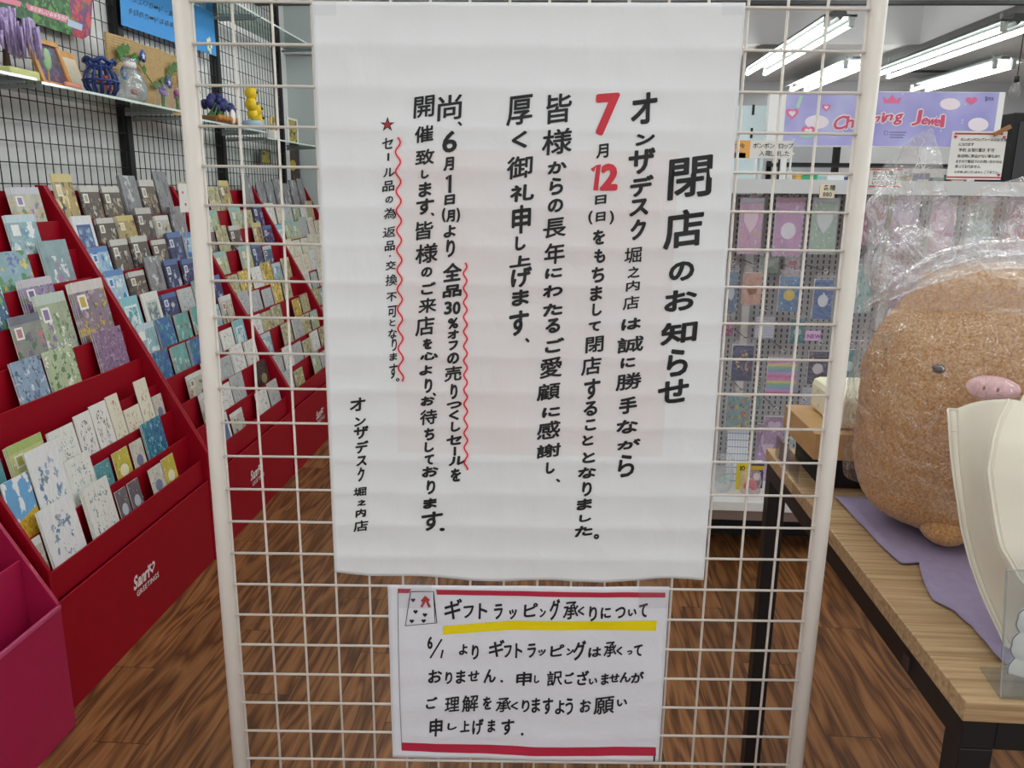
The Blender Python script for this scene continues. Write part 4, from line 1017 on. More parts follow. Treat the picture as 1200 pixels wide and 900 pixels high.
# yellow flower ornament
p = shelf_pt(297, 150, -1.76); zf = Z4 if p.y > POSTS[3] else Z3
t = thing('yellow_flower_ornament', 'tall yellow flower ornament in a pale blue pot on the glass shelf', 'ornament', (p.x, p.y, zf))
b = MB(); b.lathe((p.x, p.y, zf), [(.035, 0), (.05, .01), (.055, .05), (.05, .055)], 14); b.build('pot', mat('pale_blue_pot', (170, 196, 214), .4), t, smooth=True)
b = MB()
for dy, dzz, r in ((-.02, .20, .036), (-.025, .14, .036), (-.01, .09, .032), (.05, .12, .034), (.065, .07, .032), (.075, .035, .03)):
    b.ball((p.x + .005, p.y + dy, zf + dzz), r, 10)
b.build('blossoms', mat('yellow_petals', (232, 196, 30), .5, noise_amt=.15, noise_scale=40), t, smooth=True)
b = MB()
for dy, dzz in ((-.02, .205), (-.025, .145), (.05, .125), (.065, .075)): b.ball((p.x + .036, p.y + dy, zf + dzz), .009, 6)
b.build('dark_centres', M_dkbrown, t, smooth=True)
b = MB(); b.tube([(p.x, p.y, zf + .05), (p.x, p.y - .02, zf + .2)], .006, 6); b.tube([(p.x, p.y + .01, zf + .05), (p.x, p.y + .05, zf + .12)], .006, 6); b.build('stems', M_green, t)
# gold ring ornament
p = shelf_pt(320, 158, -1.76)
t = thing('ring_ornament', 'small gold ring ornament on a white stand near the far end of the shelf', 'ornament', (p.x, p.y, Z4))
b = MB(); b.tube([(p.x, p.y + .03 * math.cos(a), Z4 + .10 + .038 * math.sin(a)) for a in (2 * math.pi * i / 20 for i in range(21))], .007, 6); b.build('ring', mat('pale_gold', (206, 178, 90), .35), t, smooth=True)
b = MB(); b.box(p.x - .02, p.y - .03, Z4, p.x + .02, p.y + .03, Z4 + .055); b.build('stand', mat('white_ceramic', (232, 230, 226), .4), t, bevel=.004)
# yellow picture cards
def picture(name, label, c, w, h, col, lean=0., m_frame=None):
    t = thing(name, label, 'picture', c)
    b = MB(); b.box(c[0] - .004, c[1] - w / 2, c[2], c[0] + .004, c[1] + w / 2, c[2] + h); b.build('mount', m_frame or M_edge, t, bevel=.001)
    b = MB(); b.quad([(c[0] + .0048, c[1] - w * .36, c[2] + h * .08), (c[0] + .0048, c[1] + w * .36, c[2] + h * .08), (c[0] + .0048, c[1] + w * .36, c[2] + h * .92), (c[0] + .0048, c[1] - w * .36, c[2] + h * .92)], 0, [(0, 0), (1, 0), (1, 1), (0, 1)]); b.build('print', col, t)
M_sunpic = card_mat('yellow_flower_picture', (196, 176, 40), [(236, 206, 40), (110, 100, 30), (60, 60, 30)], 'flowers', 3)
M_darkpic = card_mat('dark_flower_picture', (60, 54, 46), [(196, 176, 60), (90, 80, 40), (50, 44, 40)], 'blob', 5)
p = at_x(343, 160, -1.80); picture('flower_card', 'white mounted yellow flower card at the far end of the glass shelf', (-1.80, min(p.y, 5.78), Z4), .22, .165, M_sunpic)
p = at_x(312, 192, XM + .02); picture('flower_card', 'small yellow flower card hanging on the wire panel below the shelf', (XM + .016, p.y, p.z), .20, .09, M_sunpic, m_frame=M_dark_edge)
p = at_y(344, 214, 6.03)
t = thing('flower_picture', 'tall dark picture with a yellow flower hanging on the alcove wall', 'picture', (p.x, 6.04, p.z))
b = MB(); b.box(p.x - .05, 6.035, p.z, p.x + .05, 6.048, p.z + .26); b.build('panel', M_dark_edge, t, bevel=.002)
b = MB(); b.quad([(p.x - .045, 6.0345, p.z + .01), (p.x + .045, 6.0345, p.z + .01), (p.x + .045, 6.0345, p.z + .25), (p.x - .045, 6.0345, p.z + .25)], 0, [(0, 0), (1, 0), (1, 1), (0, 1)]); b.build('print', M_darkpic, t)
# flower flyer poster on the wall
XP = XM + .02
q = [at_x(*c, XP) for c in ((-60, -62), (110, -42), (106, 40), (97, 46), (0, 14), (-60, -8))]
t = thing('flower_banner', 'green and red flower banner with a pink price strip, top left on wire panel', 'banner', (XP, q[2].y - .3, q[3].z))
b = MB(); b.prism([(XP, p.y, p.z) for p in q], (.0015, 0, 0))
M_flyer = None
N = NT('flyer_print'); oc = N.n('ShaderNodeTexCoord').outputs['Object']
vo = N.n('ShaderNodeTexVoronoi', {'Vector': N.n('ShaderNodeVectorMath', {0: oc, 1: N.n('ShaderNodeTexNoise', {'Vector': oc, 'Scale': 18., 'Detail': 2}).outputs['Color']}, operation='ADD').outputs[0], 'Scale': 7.}); rr = N.n('ShaderNodeSeparateColor', {0: vo.outputs['Color']}).outputs[0]
yy = N.n('ShaderNodeSeparateXYZ', {0: oc}).outputs[1]
g_ = N.ramp(rr, [(0, lin((20, 70, 40))), (.3, lin((40, 110, 50))), (.55, lin((24, 84, 50))), (.8, lin((90, 150, 60)))], 'CONSTANT')
f_ = N.ramp(rr, [(0, lin((180, 40, 60))), (.3, lin((110, 50, 110))), (.5, lin((60, 120, 50))), (.75, lin((200, 70, 80)))], 'CONSTANT')
N.link(N.mix(N.math('GREATER_THAN', yy, .17), g_, f_), N.b.inputs['Base Color']); N.b.inputs['Roughness'].default_value = .4
b.build('sheet', N.m, t)
b = MB()
def fly(x, y): p = at_x(x, y, XP + .003); return (XP + .003, p.y, p.z)
pq = [(30, 4), (80, 19), (78, 27), (33, 12)]; b.quad([fly(*c) for c in pq]); pq = [(-20, -10), (25, 2), (24, 8), (-20, -3)]; b.quad([fly(*c) for c in pq]); b.build('price_strip', mat('pink_print', (226, 130, 160), .5), t, recalc=False)
b = MB(); pq = [(80, 22), (97, 29), (96, 36), (79, 30)]; b.quad([fly(*c) for c in pq]); b.build('blue_strip', mat('pale_blue_print', (180, 200, 226), .5), t, recalc=False)
b = MB()
x0, y0 = 35, 13
for i, ch in enumerate('毎週楽しい6¥55円'):
    put_glyph(b, ch, .02, lambda x, y: tuple(Vector(fly(x, y)) + Vector((.001, 0, 0))), 37 + i * 4.6, 9.6 + i * 1.42, 4.0, 5.0, 0)
b.build('lettering', mat('white_print', (232, 226, 226), .5), t, recalc=False)
# blue handwritten notice
XQ = -1.93
q = [at_x(*c, XQ) for c in ((139, -30), (250, 14), (253.5, 66), (142, 29))]
t = thing('blue_notice', 'bright blue paper notice with black handwriting, hanging above the bamboo screen', 'notice', (XQ, (q[0].y + q[1].y) / 2, q[3].z))
b = MB(); b.prism([(XQ, p.y, p.z) for p in q], (.001, 0, 0)); b.build('paper_sheet', mat('blue_paper', (60, 150, 224), .6), t)
b = MB()
def blu(x, y): p = at_x(x, y, XQ + .0022); return (XQ + .0022, p.y, p.z)
for row, (x0, y0, s_) in enumerate(((158, -1, '立上りカード、ありがとう'), (153, 13, '多目的カードは結束帯付'))):
    x, y = x0, y0; w = 6.2; sl_ = .40 if row == 0 else .34
    for i, ch in enumerate(s_):
        put_glyph(b, ch, .0 if ch != 'ー' else .02, blu, x, y, w * .82, w * (1.1 if ch not in 'ー、' else .3), -.3 if ch == 'ー' else 0); x += w * 1.02; y += w * sl_; w *= .985
b.build('handwriting', M_ink, t, recalc=False)
b = MB()
p = blu(245, 53)
for k in range(5):
    a = 2 * math.pi * k / 5; b.ball((p[0] + .002, p[1] + .022 * math.cos(a), p[2] + .03 * math.sin(a)), .016, 7, sx=.15)
b.build('paper_flower', mat('pale_yellow_petal', (226, 232, 200), .6), t, smooth=True)

# ------------------------------------------------------------------ right: display table and what stands on it
def oak_mat():
    N = NT('oak_tabletop'); ob = N.n('ShaderNodeTexCoord').outputs['Object']
    s = N.n('ShaderNodeSeparateXYZ', {0: ob}); x, y, z = s.outputs
    iy = N.math('FLOOR', N.math('DIVIDE', y, .13)); wn = N.n('ShaderNodeTexWhiteNoise', {1: iy}, noise_dimensions='1D').outputs[0]
    g = N.n('ShaderNodeCombineXYZ', {0: N.math('ADD', N.math('MULTIPLY', x, 5.), N.math('MULTIPLY', wn, 30.)), 1: N.math('MULTIPLY', y, 130.), 2: N.math('MULTIPLY', z, 130.)}).outputs[0]
    n1 = N.n('ShaderNodeTexNoise', {'Vector': g, 'Scale': 1., 'Detail': 4, 'Distortion': .4}).outputs[0]
    col = N.ramp(n1, [(.25, lin((146, 116, 82))), (.5, lin((188, 157, 118))), (.75, lin((210, 182, 144)))])
    h = N.n('ShaderNodeHueSaturation', {'Color': col, 'Value': N.math('ADD', .86, N.math('MULTIPLY', wn, .26))})
    seam = N.math('LESS_THAN', N.math('FRACT', N.math('DIVIDE', y, .13)), .010)
    N.link(N.mix(N.math('MULTIPLY', seam, .5), h.outputs[0], lin((110, 84, 56))), N.b.inputs['Base Color'])
    N.b.inputs['Roughness'].default_value = .45
    N.bump(n1, .12, .001)
    return N.m
TX0, TX1, TY0, TY1, TZ = .498, 1.70, .882, 1.858, .86
table = thing('display_table', 'oak topped display table with black steel legs, right of the white grid', 'table', ((TX0 + TX1) / 2, (TY0 + TY1) / 2, 0))
b = MB(); b.box(TX0, TY0, TZ - .028, TX1, TY1, TZ); b.build('tabletop', oak_mat(), table, bevel=.002)
b = MB(); f0, f1 = TZ - .068, TZ - .0281
for (x0, y0, x1, y1) in ((TX0 + .004, TY0 + .0041, TX0 + .044, TY1 - .0041), (TX1 - .044, TY0 + .0041, TX1 - .004, TY1 - .0041), (TX0 + .044, TY0 + .0041, TX1 - .044, TY0 + .044), (TX0 + .044, TY1 - .044, TX1 - .044, TY1 - .0041)):
    b.box(x0, y0, f0, x1, y1, f1)
b.build('steel_frame', M_black_metal, table, bevel=.0015)
for x in (TX0 + .004, TX1 - .044):
    for y in (TY0 + .004, TY1 - .044):
        b = MB(); b.box(x, y, .0, x + .04, y + .04, f0); b.build('leg', M_black_metal, table, bevel=.0015)
b = MB(); b.box(TX0 + .001, 1.035, f0 + .008, TX0 + .004, 1.055, f0 + .028); b.build('clip', M_dkbrown, table)
# lilac cloth under the plush
M_cloth = mat('lilac_felt', (158, 146, 178), .9, bump=(400, .2, .001), noise_amt=.05, noise_scale=60)
edge = [(1010, 583), (978, 583), (1000, 606), (1030, 638), (1055, 661), (1077, 660), (1080, 678), (1092, 703), (1118, 716), (1138, 734), (1156, 757), (1178, 782), (1192, 776)]
pts = [at_z(x, y, TZ + .003) for x, y in edge]
cen = Vector((.78, 1.30, TZ + .003))
ring = [Vector((p.x, p.y, 0)) for p in pts] + [Vector((.80, .98, 0)), Vector((1.05, 1.05, 0)), Vector((1.10, 1.40, 0)), Vector((.95, 1.55, 0)), Vector((.72, 1.55, 0))]
def ringpt(u):
    k = u * len(ring); i = int(k) % len(ring); f = k - int(k); return ring[i] * (1 - f) + ring[(i + 1) % len(ring)] * f
b = MB()
def clothf(u, v):
    e = ringpt(u % 1.0); p = Vector((cen.x, cen.y, 0)).lerp(e, v)
    lift = .0012 + .007 * max(0, v - .75) / .25 * (.5 + .5 * noise.noise(Vector((e.x * 30, e.y * 30, 2)))) 
    return (p.x, p.y, TZ + .0005 + lift)
b.grid(clothf, 110, 10)
o = b.build('felt_cloth', M_cloth, smooth=True, solid=.0016); tag(o, 'lilac felt cloth spread on the oak table under the brown plush', 'cloth')

# plush toy: a plain round piglet shape
PC = Vector((.753, 1.402, 0)); PA, PB, PH = .222, .138, .236
PZ = TZ + .009 + PH
face_dir = Vector((-.30, -1, 0)).normalized()
side = Vector((-face_dir.y, face_dir.x, 0))
def plush_pt(a, t, grow=0., n=2.5):
    """a: azimuth, t: -1..1 height"""
    n = n if t > 0 else 4.4
    r = (max(0., 1 - abs(t) ** n)) ** (1 / n)
    if t < -.2: r *= 1 - .08 * ((-t - .2) / .8) ** 2
    if t > .0: r *= 1 - .05 * t
    return Vector((PC.x + (PA * r + grow) * math.cos(a), PC.y + (PB * r + grow) * math.sin(a), PZ + (PH + grow) * t))
def fur_mat():
    N = NT('brown_plush'); ob = N.n('ShaderNodeTexCoord').outputs['Object']
    n1 = N.n('ShaderNodeTexNoise', {'Vector': ob, 'Scale': 250., 'Detail': 4, 'Roughness': .7}).outputs[0]
    n2 = N.n('ShaderNodeTexNoise', {'Vector': ob, 'Scale': 9., 'Detail': 3}).outputs[0]
    t = N.math('ADD', N.math('MULTIPLY', n1, .8), N.math('MULTIPLY', n2, .25))
    N.link(N.ramp(t, [(.34, lin((150, 100, 54))), (.52, lin((208, 156, 98))), (.68, lin((236, 196, 142)))]), N.b.inputs['Base Color'])
    N.b.inputs['Roughness'].default_value = .95; N.b.inputs['Specular IOR Level'].default_value = .1
    N.b.inputs['Sheen Weight'].default_value = .4; N.b.inputs['Sheen Roughness'].default_value = .5
    N.bump(n1, .9, .004)
    return N.m
M_fur = fur_mat()
plush = thing('plush_toy', 'large round brown plush toy with a pink snout, wrapped in clear plastic', 'plush toy', (PC.x, PC.y, TZ + .003))
b = MB()
def bodyf(u, v):
    t = -math.cos(math.pi * v); t = max(-.9999, min(.9999, t))
    p = plush_pt(2 * math.pi * u, math.copysign(abs(t) ** .9, t))
    d = (p - Vector((PC.x, PC.y, PZ))).normalized()
    return p + d * (.006 * noise.noise(p * 9) + .0022 * noise.noise(p * 70) + .0016 * noise.noise(p * 160))
b.grid(bodyf, 180, 120)
body = b.build('body', M_fur, plush, smooth=True)
bm = bmesh.new(); bm.from_mesh(body.data); bmesh.ops.remove_doubles(bm, verts=bm.verts, dist=.0004); bm.to_mesh(body.data); bm.free()
def on_body(px, py):
    """nearest point where the sight line meets the plush body"""
    r = ray(px, py).normalized(); lo = None
    for i in range(4000):
        p = CAM + r * (.9 + i * .0004)
        q = p - Vector((PC.x, PC.y, PZ)); t = q.z / PH
        if abs(t) < 1:
            a = math.atan2(q.y / PB, q.x / PA); s = plush_pt(a, t)
            if (q.x ** 2 + q.y ** 2) <= ((s.x - PC.x) ** 2 + (s.y - PC.y) ** 2): return p
    return p
def button(name, px, py, rx, rz, dep, m_, sub=.0):
    p = on_body(px, py); nrm = Vector((p.x - PC.x, p.y - PC.y, (p.z - PZ) * .35)).normalized()
    xx = Vector((-nrm.y, nrm.x, 0)).normalized(); zz = nrm.cross(xx) * -1
    if zz.z < 0: zz = -zz
    b = MB(); nU, nV = 24, 14
    def f(u, v):
        a = 2 * math.pi * u; ph = math.pi * (v - .5)
        return p - nrm * sub + xx * (rx * math.cos(ph) * math.cos(a)) + zz * (rz * math.cos(ph) * math.sin(a)) + nrm * (dep * math.sin(ph))
    b.grid(f, nU, nV)
    o = b.build(name, m_, plush, smooth=True)
    return o, p, nrm, xx, zz
button('eye', 1100, 432, .0105, .0085, .007, mat('brown_eye', (46, 24, 18), .12, coat=.8))
M_pinkplush = mat('pink_plush', (246, 204, 208), .9, bump=(220, .5, .003), noise_amt=.08, noise_scale=120)
sn, p, nrm, xx, zz = button('snout', 1162, 455, .040, .0200, .018, M_pinkplush)
for s_ in (-1, 1):
    b = MB(); b.ball(p + nrm * .016 + xx * (.009 * s_), .0028, 8, sz=1.5); b.build('nostril', mat('dusty_rose', (178, 104, 112), .7), sn, smooth=True)
# feet
for px, py in ((1108, 632), (1240, 640)):
    q = at_z(px, py, TZ + .022)
    b = MB(); b.ball((q.x, q.y + .012, TZ + .034), .034, 16, sx=1.05, sy=1.3, sz=.7); o = b.build('foot', M_fur, plush, smooth=True)
for a0 in (2.55, .75):                                  # small flat ears
    a = plush_pt(a0, .86)
    b = MB(); b.ball(a, .022, 12, sx=1.0, sy=.7, sz=.6); b.build('ear', M_fur, plush, smooth=True)

# clear plastic bag round the plush
b = MB()
M_bag = film('bag_film', (240, 240, 244), .30, .07, (20, .8, .02), 2.4, folds=.5)
M_wrap = film('bag_film_taut', (240, 240, 244), .07, .06, (26, .9, .02), 1.3, folds=.30)
NU, NV = 150, 110
def crease(p, s):
    v = 0.; f = s
    for k in range(3):
        v += (1 - abs(noise.noise(p * f)) * 2.2) / (k + 1); f *= 2.0
    return v
def bagf(u, v):
    a = 2 * math.pi * u
    if v < .55:
        t0 = -.62 + .05 * math.sin(2 * a + .6)
        t = t0 + (v / .55) * (.62 - t0)                  # follow the body up to its shoulder
        p = plush_pt(a, t, .016 + .016 * math.exp(-(math.atan2(math.sin(a + 1.95), math.cos(a + 1.95)) / .5) ** 2))
        d = Vector((math.cos(a), math.sin(a), .1)).normalized()
        return p + d * max(-.001, .0042 * crease(p + Vector((3, 0, 0)), 9))
    w = (v - .55) / .45                                  # the slack neck above
    base = plush_pt(a, .62, .016 + .016 * math.exp(-(math.atan2(math.sin(a + 1.95), math.cos(a + 1.95)) / .5) ** 2))
    def g(c, sg_): d_ = math.atan2(math.sin(a - c), math.cos(a - c)); return math.exp(-(d_ / sg_) ** 2)
    topz = 1.395 + .16 * g(2.1, .5 if a > 2.1 and a < 5 else .24) + .10 * g(1.15, .5) + .05 * g(.2, .4) - .02 * g(-1.6, .6) + .008 * math.sin(9 * a)
    inw = .99 + .05 * math.sin(5 * a + 1) - .06 * g(2.1, .4)
    rim = Vector((PC.x + PA * inw * math.cos(a), PC.y + (PB + .01) * inw * math.sin(a), topz))
    full = plush_pt(a, .05, .012)
    mid = Vector((full.x, full.y, base.z * .45 + topz * .55)).lerp(base, .25)
    p = base * (1 - w) ** 2 + mid * 2 * w * (1 - w) + rim * w * w
    d = Vector((math.cos(a), math.sin(a), .25)).normalized()
    amp = .016 * min(1, w * 2.5)
    p += d * (amp * max(-.35, crease(Vector((p.x, p.y, p.z * .7)) + Vector((0, 0, 2)), 6)) + amp * .5 * noise.noise(p * 22))
    return p
b.grid(bagf, NU, NV)
b.mi = [1 if (k // NU) < NV * .56 else 0 for k in range(len(b.f))]
bag = b.build('plastic_bag', [M_bag, M_wrap], smooth=False); FLAP = True
tag(bag, 'crumpled clear plastic bag open at the top, wrapped round the brown plush', 'plastic bag')
bm = bmesh.new(); bm.from_mesh(bag.data); bmesh.ops.remove_doubles(bm, verts=bm.verts, dist=.0003); bm.to_mesh(bag.data); bm.free()
bag.data.polygons.foreach_set('use_smooth', [True] * len(bag.data.polygons))

def flap(u, v):                                        # the gathered fold across the brow of the plush
    top = [(1012, 356), (1050, 322), (1100, 293), (1150, 282), (1215, 280)]; bot = [(1012, 364), (1050, 349), (1100, 330), (1150, 318), (1215, 318)]
    def ip(L): 
        k = u * (len(L) - 1); i = min(int(k), len(L) - 2); f = k - i; return L[i][0] * (1 - f) + L[i + 1][0] * f, L[i][1] * (1 - f) + L[i + 1][1] * f
    (x0, y0), (x1, y1) = ip(top), ip(bot)
    yd = 1.30 - .075 * math.sin(math.pi * min(1, u * .8)) + .008 * math.sin(v * 15 + u * 4) + .02 * v * 0
    q = at_y(x0 * (1 - v) + x1 * v, y0 * (1 - v) + y1 * v, yd)
    return (q.x, q.y, q.z)
b = MB(); b.grid(flap, 60, 14); b.build('gathered_fold', M_bag, bag, smooth=True)
# canvas tote bag
M_canvas = mat('cream_canvas', (226, 220, 204), .85, bump=(500, .25, .0008), noise_amt=.03, noise_scale=15)
tote = thing('tote_bag', 'cream canvas tote bag standing at the table edge before the brown plush', 'tote bag', (.75, 1.0, TZ + .003))
LEFT = [(1186, 775), (1168, 735), (1150, 697), (1136, 660), (1125, 618), (1117, 560), (1112, 515), (1110, 479)]
def interp(L, v):
    k = v * (len(L) - 1); i = min(int(k), len(L) - 2); f = k - i
    return (L[i][0] * (1 - f) + L[i + 1][0] * f, L[i][1] * (1 - f) + L[i + 1][1] * f)
def toteback(u, v):
    px, py = interp(LEFT, v); yd = .985 + .125 * v
    p = at_y(px, py, yd)
    w = .17 + .18 * v ** .6
    x = p.x + u * w
    y = yd - .02 * math.sin(math.pi * u) * (1 - v) - .015 * math.sin(math.pi * u * 1.5) * v + .004 * noise.noise(Vector((u * 5, v * 5, 1))) + .006 * noise.noise(Vector((u * 2, v * 3, 7)))
    z = p.z + (.004 * u if v < 1 else .012 * u)
    z = max(z, TZ + .0115)
    return (x, y, z)
b = MB(); b.grid(toteback, 40, 50); b.build('back_panel', M_canvas, tote, smooth=True, solid=.0022)
b = MB(); b.tube([Vector(toteback(0, v / 30)) + Vector((0, -.002, 0)) for v in range(31)], .0016, 6)
b.tube([Vector(toteback(u / 24, 1)) + Vector((0, -.001, 0)) for u in range(25)], .0016, 6)
b.tube([Vector(toteback(u / 24, .90)) + Vector((0, -.0016, 0)) for u in range(25)], .0007, 5)
b.build('hem', M_canvas, tote, smooth=True)
ARC = [(1222, 702), (1195, 679), (1172, 640), (1164, 600), (1158, 552), (1162, 516), (1172, 488), (1182, 468)]
def totefront(u, v):
    px, py = interp(ARC, v); yd = .945 + .11 * v
    p = at_y(px, py, yd)
    x = p.x + u * .26
    y = yd - .030 * math.sin(math.pi * min(1, u * 1.3)) + .006 * math.sin(9 * v + 4 * u) * u + .005 * noise.noise(Vector((u * 4, v * 5, 3)))
    return (x, y, p.z - .02 * u * v)
b = MB(); b.grid(totefront, 36, 44); b.build('front_panel', M_canvas, tote, smooth=True, solid=.0022)
b = MB(); b.tube([Vector(totefront(0, v / 40)) + Vector((0, -.001, 0)) for v in range(41)], .0022, 8); b.tube([Vector(totefront(.018, v / 40)) + Vector((0, -.0015, 0)) for v in range(41)], .0008, 5); b.build('piping', M_canvas, tote, smooth=True)
b = MB()                                               # gusset between the two panels
def guss(u, v):
    a = Vector(toteback(.03 + .22 * (1 - v) ** 2 * 0, v)); c = Vector(totefront(0, v)); p = a.lerp(c, u)
    return p + Vector((0, .012 * math.sin(math.pi * u), 0))
b.grid(guss, 10, 36); b.build('gusset', M_canvas, tote, smooth=True, solid=.002)
b = MB()
def lower(u, v):
    u = .22 + .78 * u; p = Vector(totefront(u, 0)); q = Vector((p.x - .01 * u, p.y + .030, TZ + .0115)); r_ = q.lerp(p, v)
    return r_ + Vector((0, .006 * math.sin(math.pi * v), 0))
b.grid(lower, 24, 8); b.build('lower_body', M_canvas, tote, smooth=True, solid=.0022)
sp = [Vector(totefront(.03, .99)) + Vector((0, -.004, -.02))]
for i in range(1, 15): sp.append(sp[0] + Vector((.11 * i / 14, .012 * math.sin(math.pi * i / 14), .10 * math.sin(math.pi * i / 14 * .9))))
b = MB()
for i in range(14):
    b.quad([sp[i] + Vector((-.0, 0, .011)), sp[i + 1] + Vector((0, 0, .011)), sp[i + 1] - Vector((0, .002, .011)), sp[i] - Vector((0, .002, .011))])
b.build('strap', M_canvas, tote, smooth=True, solid=.002, recalc=False)
# scalloped white pouch by the acrylic stand
t = thing('scalloped_pouch', 'white fabric pouch with dark scalloped edging beside the acrylic stand', 'pouch', (.70, .93, TZ))
SC_ = [(1178, 786), (1186, 768), (1183, 752), (1192, 738), (1190, 722), (1199, 710)]
def pouch(u, v):
    px, py = interp(SC_, v); p = at_y(px, py, .918 + .02 * v)
    s_ = .003 * abs(math.sin(5 * math.pi * v))
    return (p.x - s_ + u * .045, .914 + .02 * v - .010 * math.sin(math.pi * u), max(p.z, TZ + .004))
b = MB(); b.grid(pouch, 20, 40); b.build('cloth_body', mat('white_cotton', (226, 224, 220), .8), t, smooth=True, solid=.003)
b = MB(); b.tube([Vector(pouch(0, v / 40)) + Vector((-.0002, -.002, 0)) for v in range(41)], .0009, 5); b.build('scallop_edge', mat('slate_thread', (90, 96, 116), .7), t, smooth=True)
# acrylic sign stand
t = thing('acrylic_stand', 'clear acrylic sign stand at the near corner of the oak table', 'sign stand', (.62, .915, TZ))
b = MB(); p0 = at_z(1148, 784, TZ); p1 = at_z(1172, 820, TZ)
b.prism([(p0.x, p0.y, TZ + .0005), (p1.x, p1.y, TZ + .0005), (p1.x + .21, p1.y, TZ + .0005), (p0.x + .21, p0.y, TZ + .0005)], (0, 0, .003)); b.build('foot_plate', M_acrylic, t)
b = MB(); b.prism([(p1.x, p1.y + .001, TZ + .0036), (p1.x + .21, p1.y + .001, TZ + .0036), (p1.x + .21, p1.y + .030, TZ + .155), (p1.x, p1.y + .030, TZ + .155)], (0, .003, 0)); b.build('face_plate', M_acrylic, t)
b = MB(); b.tube([(p1.x, p1.y, TZ + .004), (p1.x, p1.y + .029, TZ + .155)], .0007, 5); b.tube([(p1.x, p1.y + .029, TZ + .155), (p1.x + .2, p1.y + .029, TZ + .155)], .0007, 5); b.build('polished_edge', M_grey_plastic, t)
# wooden riser with a boxed cushion on top
M_birch = mat('light_birch', (196, 156, 104), .5, noise_amt=.08, noise_scale=25)
t = thing('wooden_riser', 'light wood riser board on a dark base at the far end of the oak table', 'riser', (.80, 1.675, TZ))
b = MB(); b.box(.516, 1.574, TZ + .068, 1.10, 1.80, TZ + .123); b.build('board', M_birch, t, bevel=.002)
b = MB(); b.box(.545, 1.60, TZ, 1.07, 1.79, TZ + .068); b.build('base', M_black, t, bevel=.002)
M_creambox = mat('cream_box', (240, 237, 208), .55)
t = thing('cream_box', 'cream soft box with black scribbled marks on the wooden riser', 'box', (.63, 1.66, TZ + .123))
p = at_z(985, 498, TZ + .123); q = at_z(945, 478, TZ + .123)
b = MB(); b.box(.563, 1.60, TZ + .1235, .80, 1.785, TZ + .1235 + .072); b.build('body', M_creambox, t, bevel=.014)
b = MB()
for k in range(16):
    x = .60 + R.uniform(0, .08); z = TZ + .14 + R.uniform(0, .035)
    ribbon(b, [(x, z), (x + R.uniform(-.006, .010), z + R.uniform(-.008, .008)), (x + R.uniform(.002, .012), z + R.uniform(-.006, .006))], .0016, lambda a, c: (a, 1.5993, c))
for k in range(6):
    y = 1.63 + R.uniform(0, .12); z = TZ + .14 + R.uniform(0, .03)
    ribbon(b, [(y, z), (y + R.uniform(-.006, .008), z + R.uniform(-.008, .008)), (y + .008, z)], .0014, lambda a, c: (.5623, a, c))
b.build('black_marks', M_ink, t, recalc=False)
# clear price rail left by the riser
t = thing('price_rail', 'small lilac card in a clear rail beside the wooden riser', 'price rail', (.507, 1.72, TZ))
b = MB(); b.box(.5035, 1.62, TZ, .506, 1.80, TZ + .05); b.build('clear_rail', M_acrylic, t)
b = MB(); b.box(.507, 1.70, TZ + .002, .5085, 1.78, TZ + .045); b.build('card', mat('lilac_card', (190, 180, 206), .5), t)

# ------------------------------------------------------------------ the gondola shelf behind
GX0, GX1, GYB = .22, 2.55, 3.55
gon = thing('gondola_shelf', 'white gondola shelf unit with hanging stationery behind the grid on the right', 'shelf unit', ((GX0 + GX1) / 2, 3.4, 0))
N = NT('perforated_panel'); ob = N.n('ShaderNodeTexCoord').outputs['Object']; s = N.n('ShaderNodeSeparateXYZ', {0: ob})
fx = N.math('ABSOLUTE', N.math('SUBTRACT', N.math('FRACT', N.math('MULTIPLY', s.outputs[0], 40.)), .5)); fz = N.math('ABSOLUTE', N.math('SUBTRACT', N.math('FRACT', N.math('MULTIPLY', s.outputs[2], 40.)), .5))
N.link(N.mix(N.math('MULTIPLY', N.math('LESS_THAN', fx, .14), N.math('LESS_THAN', fz, .3)), lin((186, 186, 190)), lin((84, 82, 84))), N.b.inputs['Base Color']); N.b.inputs['Roughness'].default_value = .5
b = MB(); b.box(GX0, GYB, .14, GX1, GYB + .03, 1.44); b.build('back_panel', N.m, gon)
b = MB(); b.box(GX0, 3.10, .195, GX1, GYB, .235); b.build('base_shelf', M_white_plastic, gon, bevel=.003)
b = MB(); b.box(GX0, 3.105, .155, GX1, 3.12, .1949); b.build('front_rail', mat('taupe_board', (128, 110, 100), .5), gon)
b = MB(); b.box(GX0, 3.32, 0, GX1, 3.56, .155); b.build('plinth', M_black, gon)
for x in (GX0, .79, 1.36, 1.94, GX1 - .03):
    b = MB(); b.box(x, GYB - .03, .236, x + .03, GYB, 1.52); b.build('upright', M_white_plastic, gon)
b = MB(); b.box(GX0, 3.22, 1.47, GX1, 3.55, 1.49); b.build('top_shelf', M_white_plastic, gon, bevel=.002)
b = MB(); b.box(GX0, 3.205, 1.445, GX1, 3.2195, 1.497); b.build('price_channel', mat('pale_grey_channel', (206, 210, 212), .3), gon)
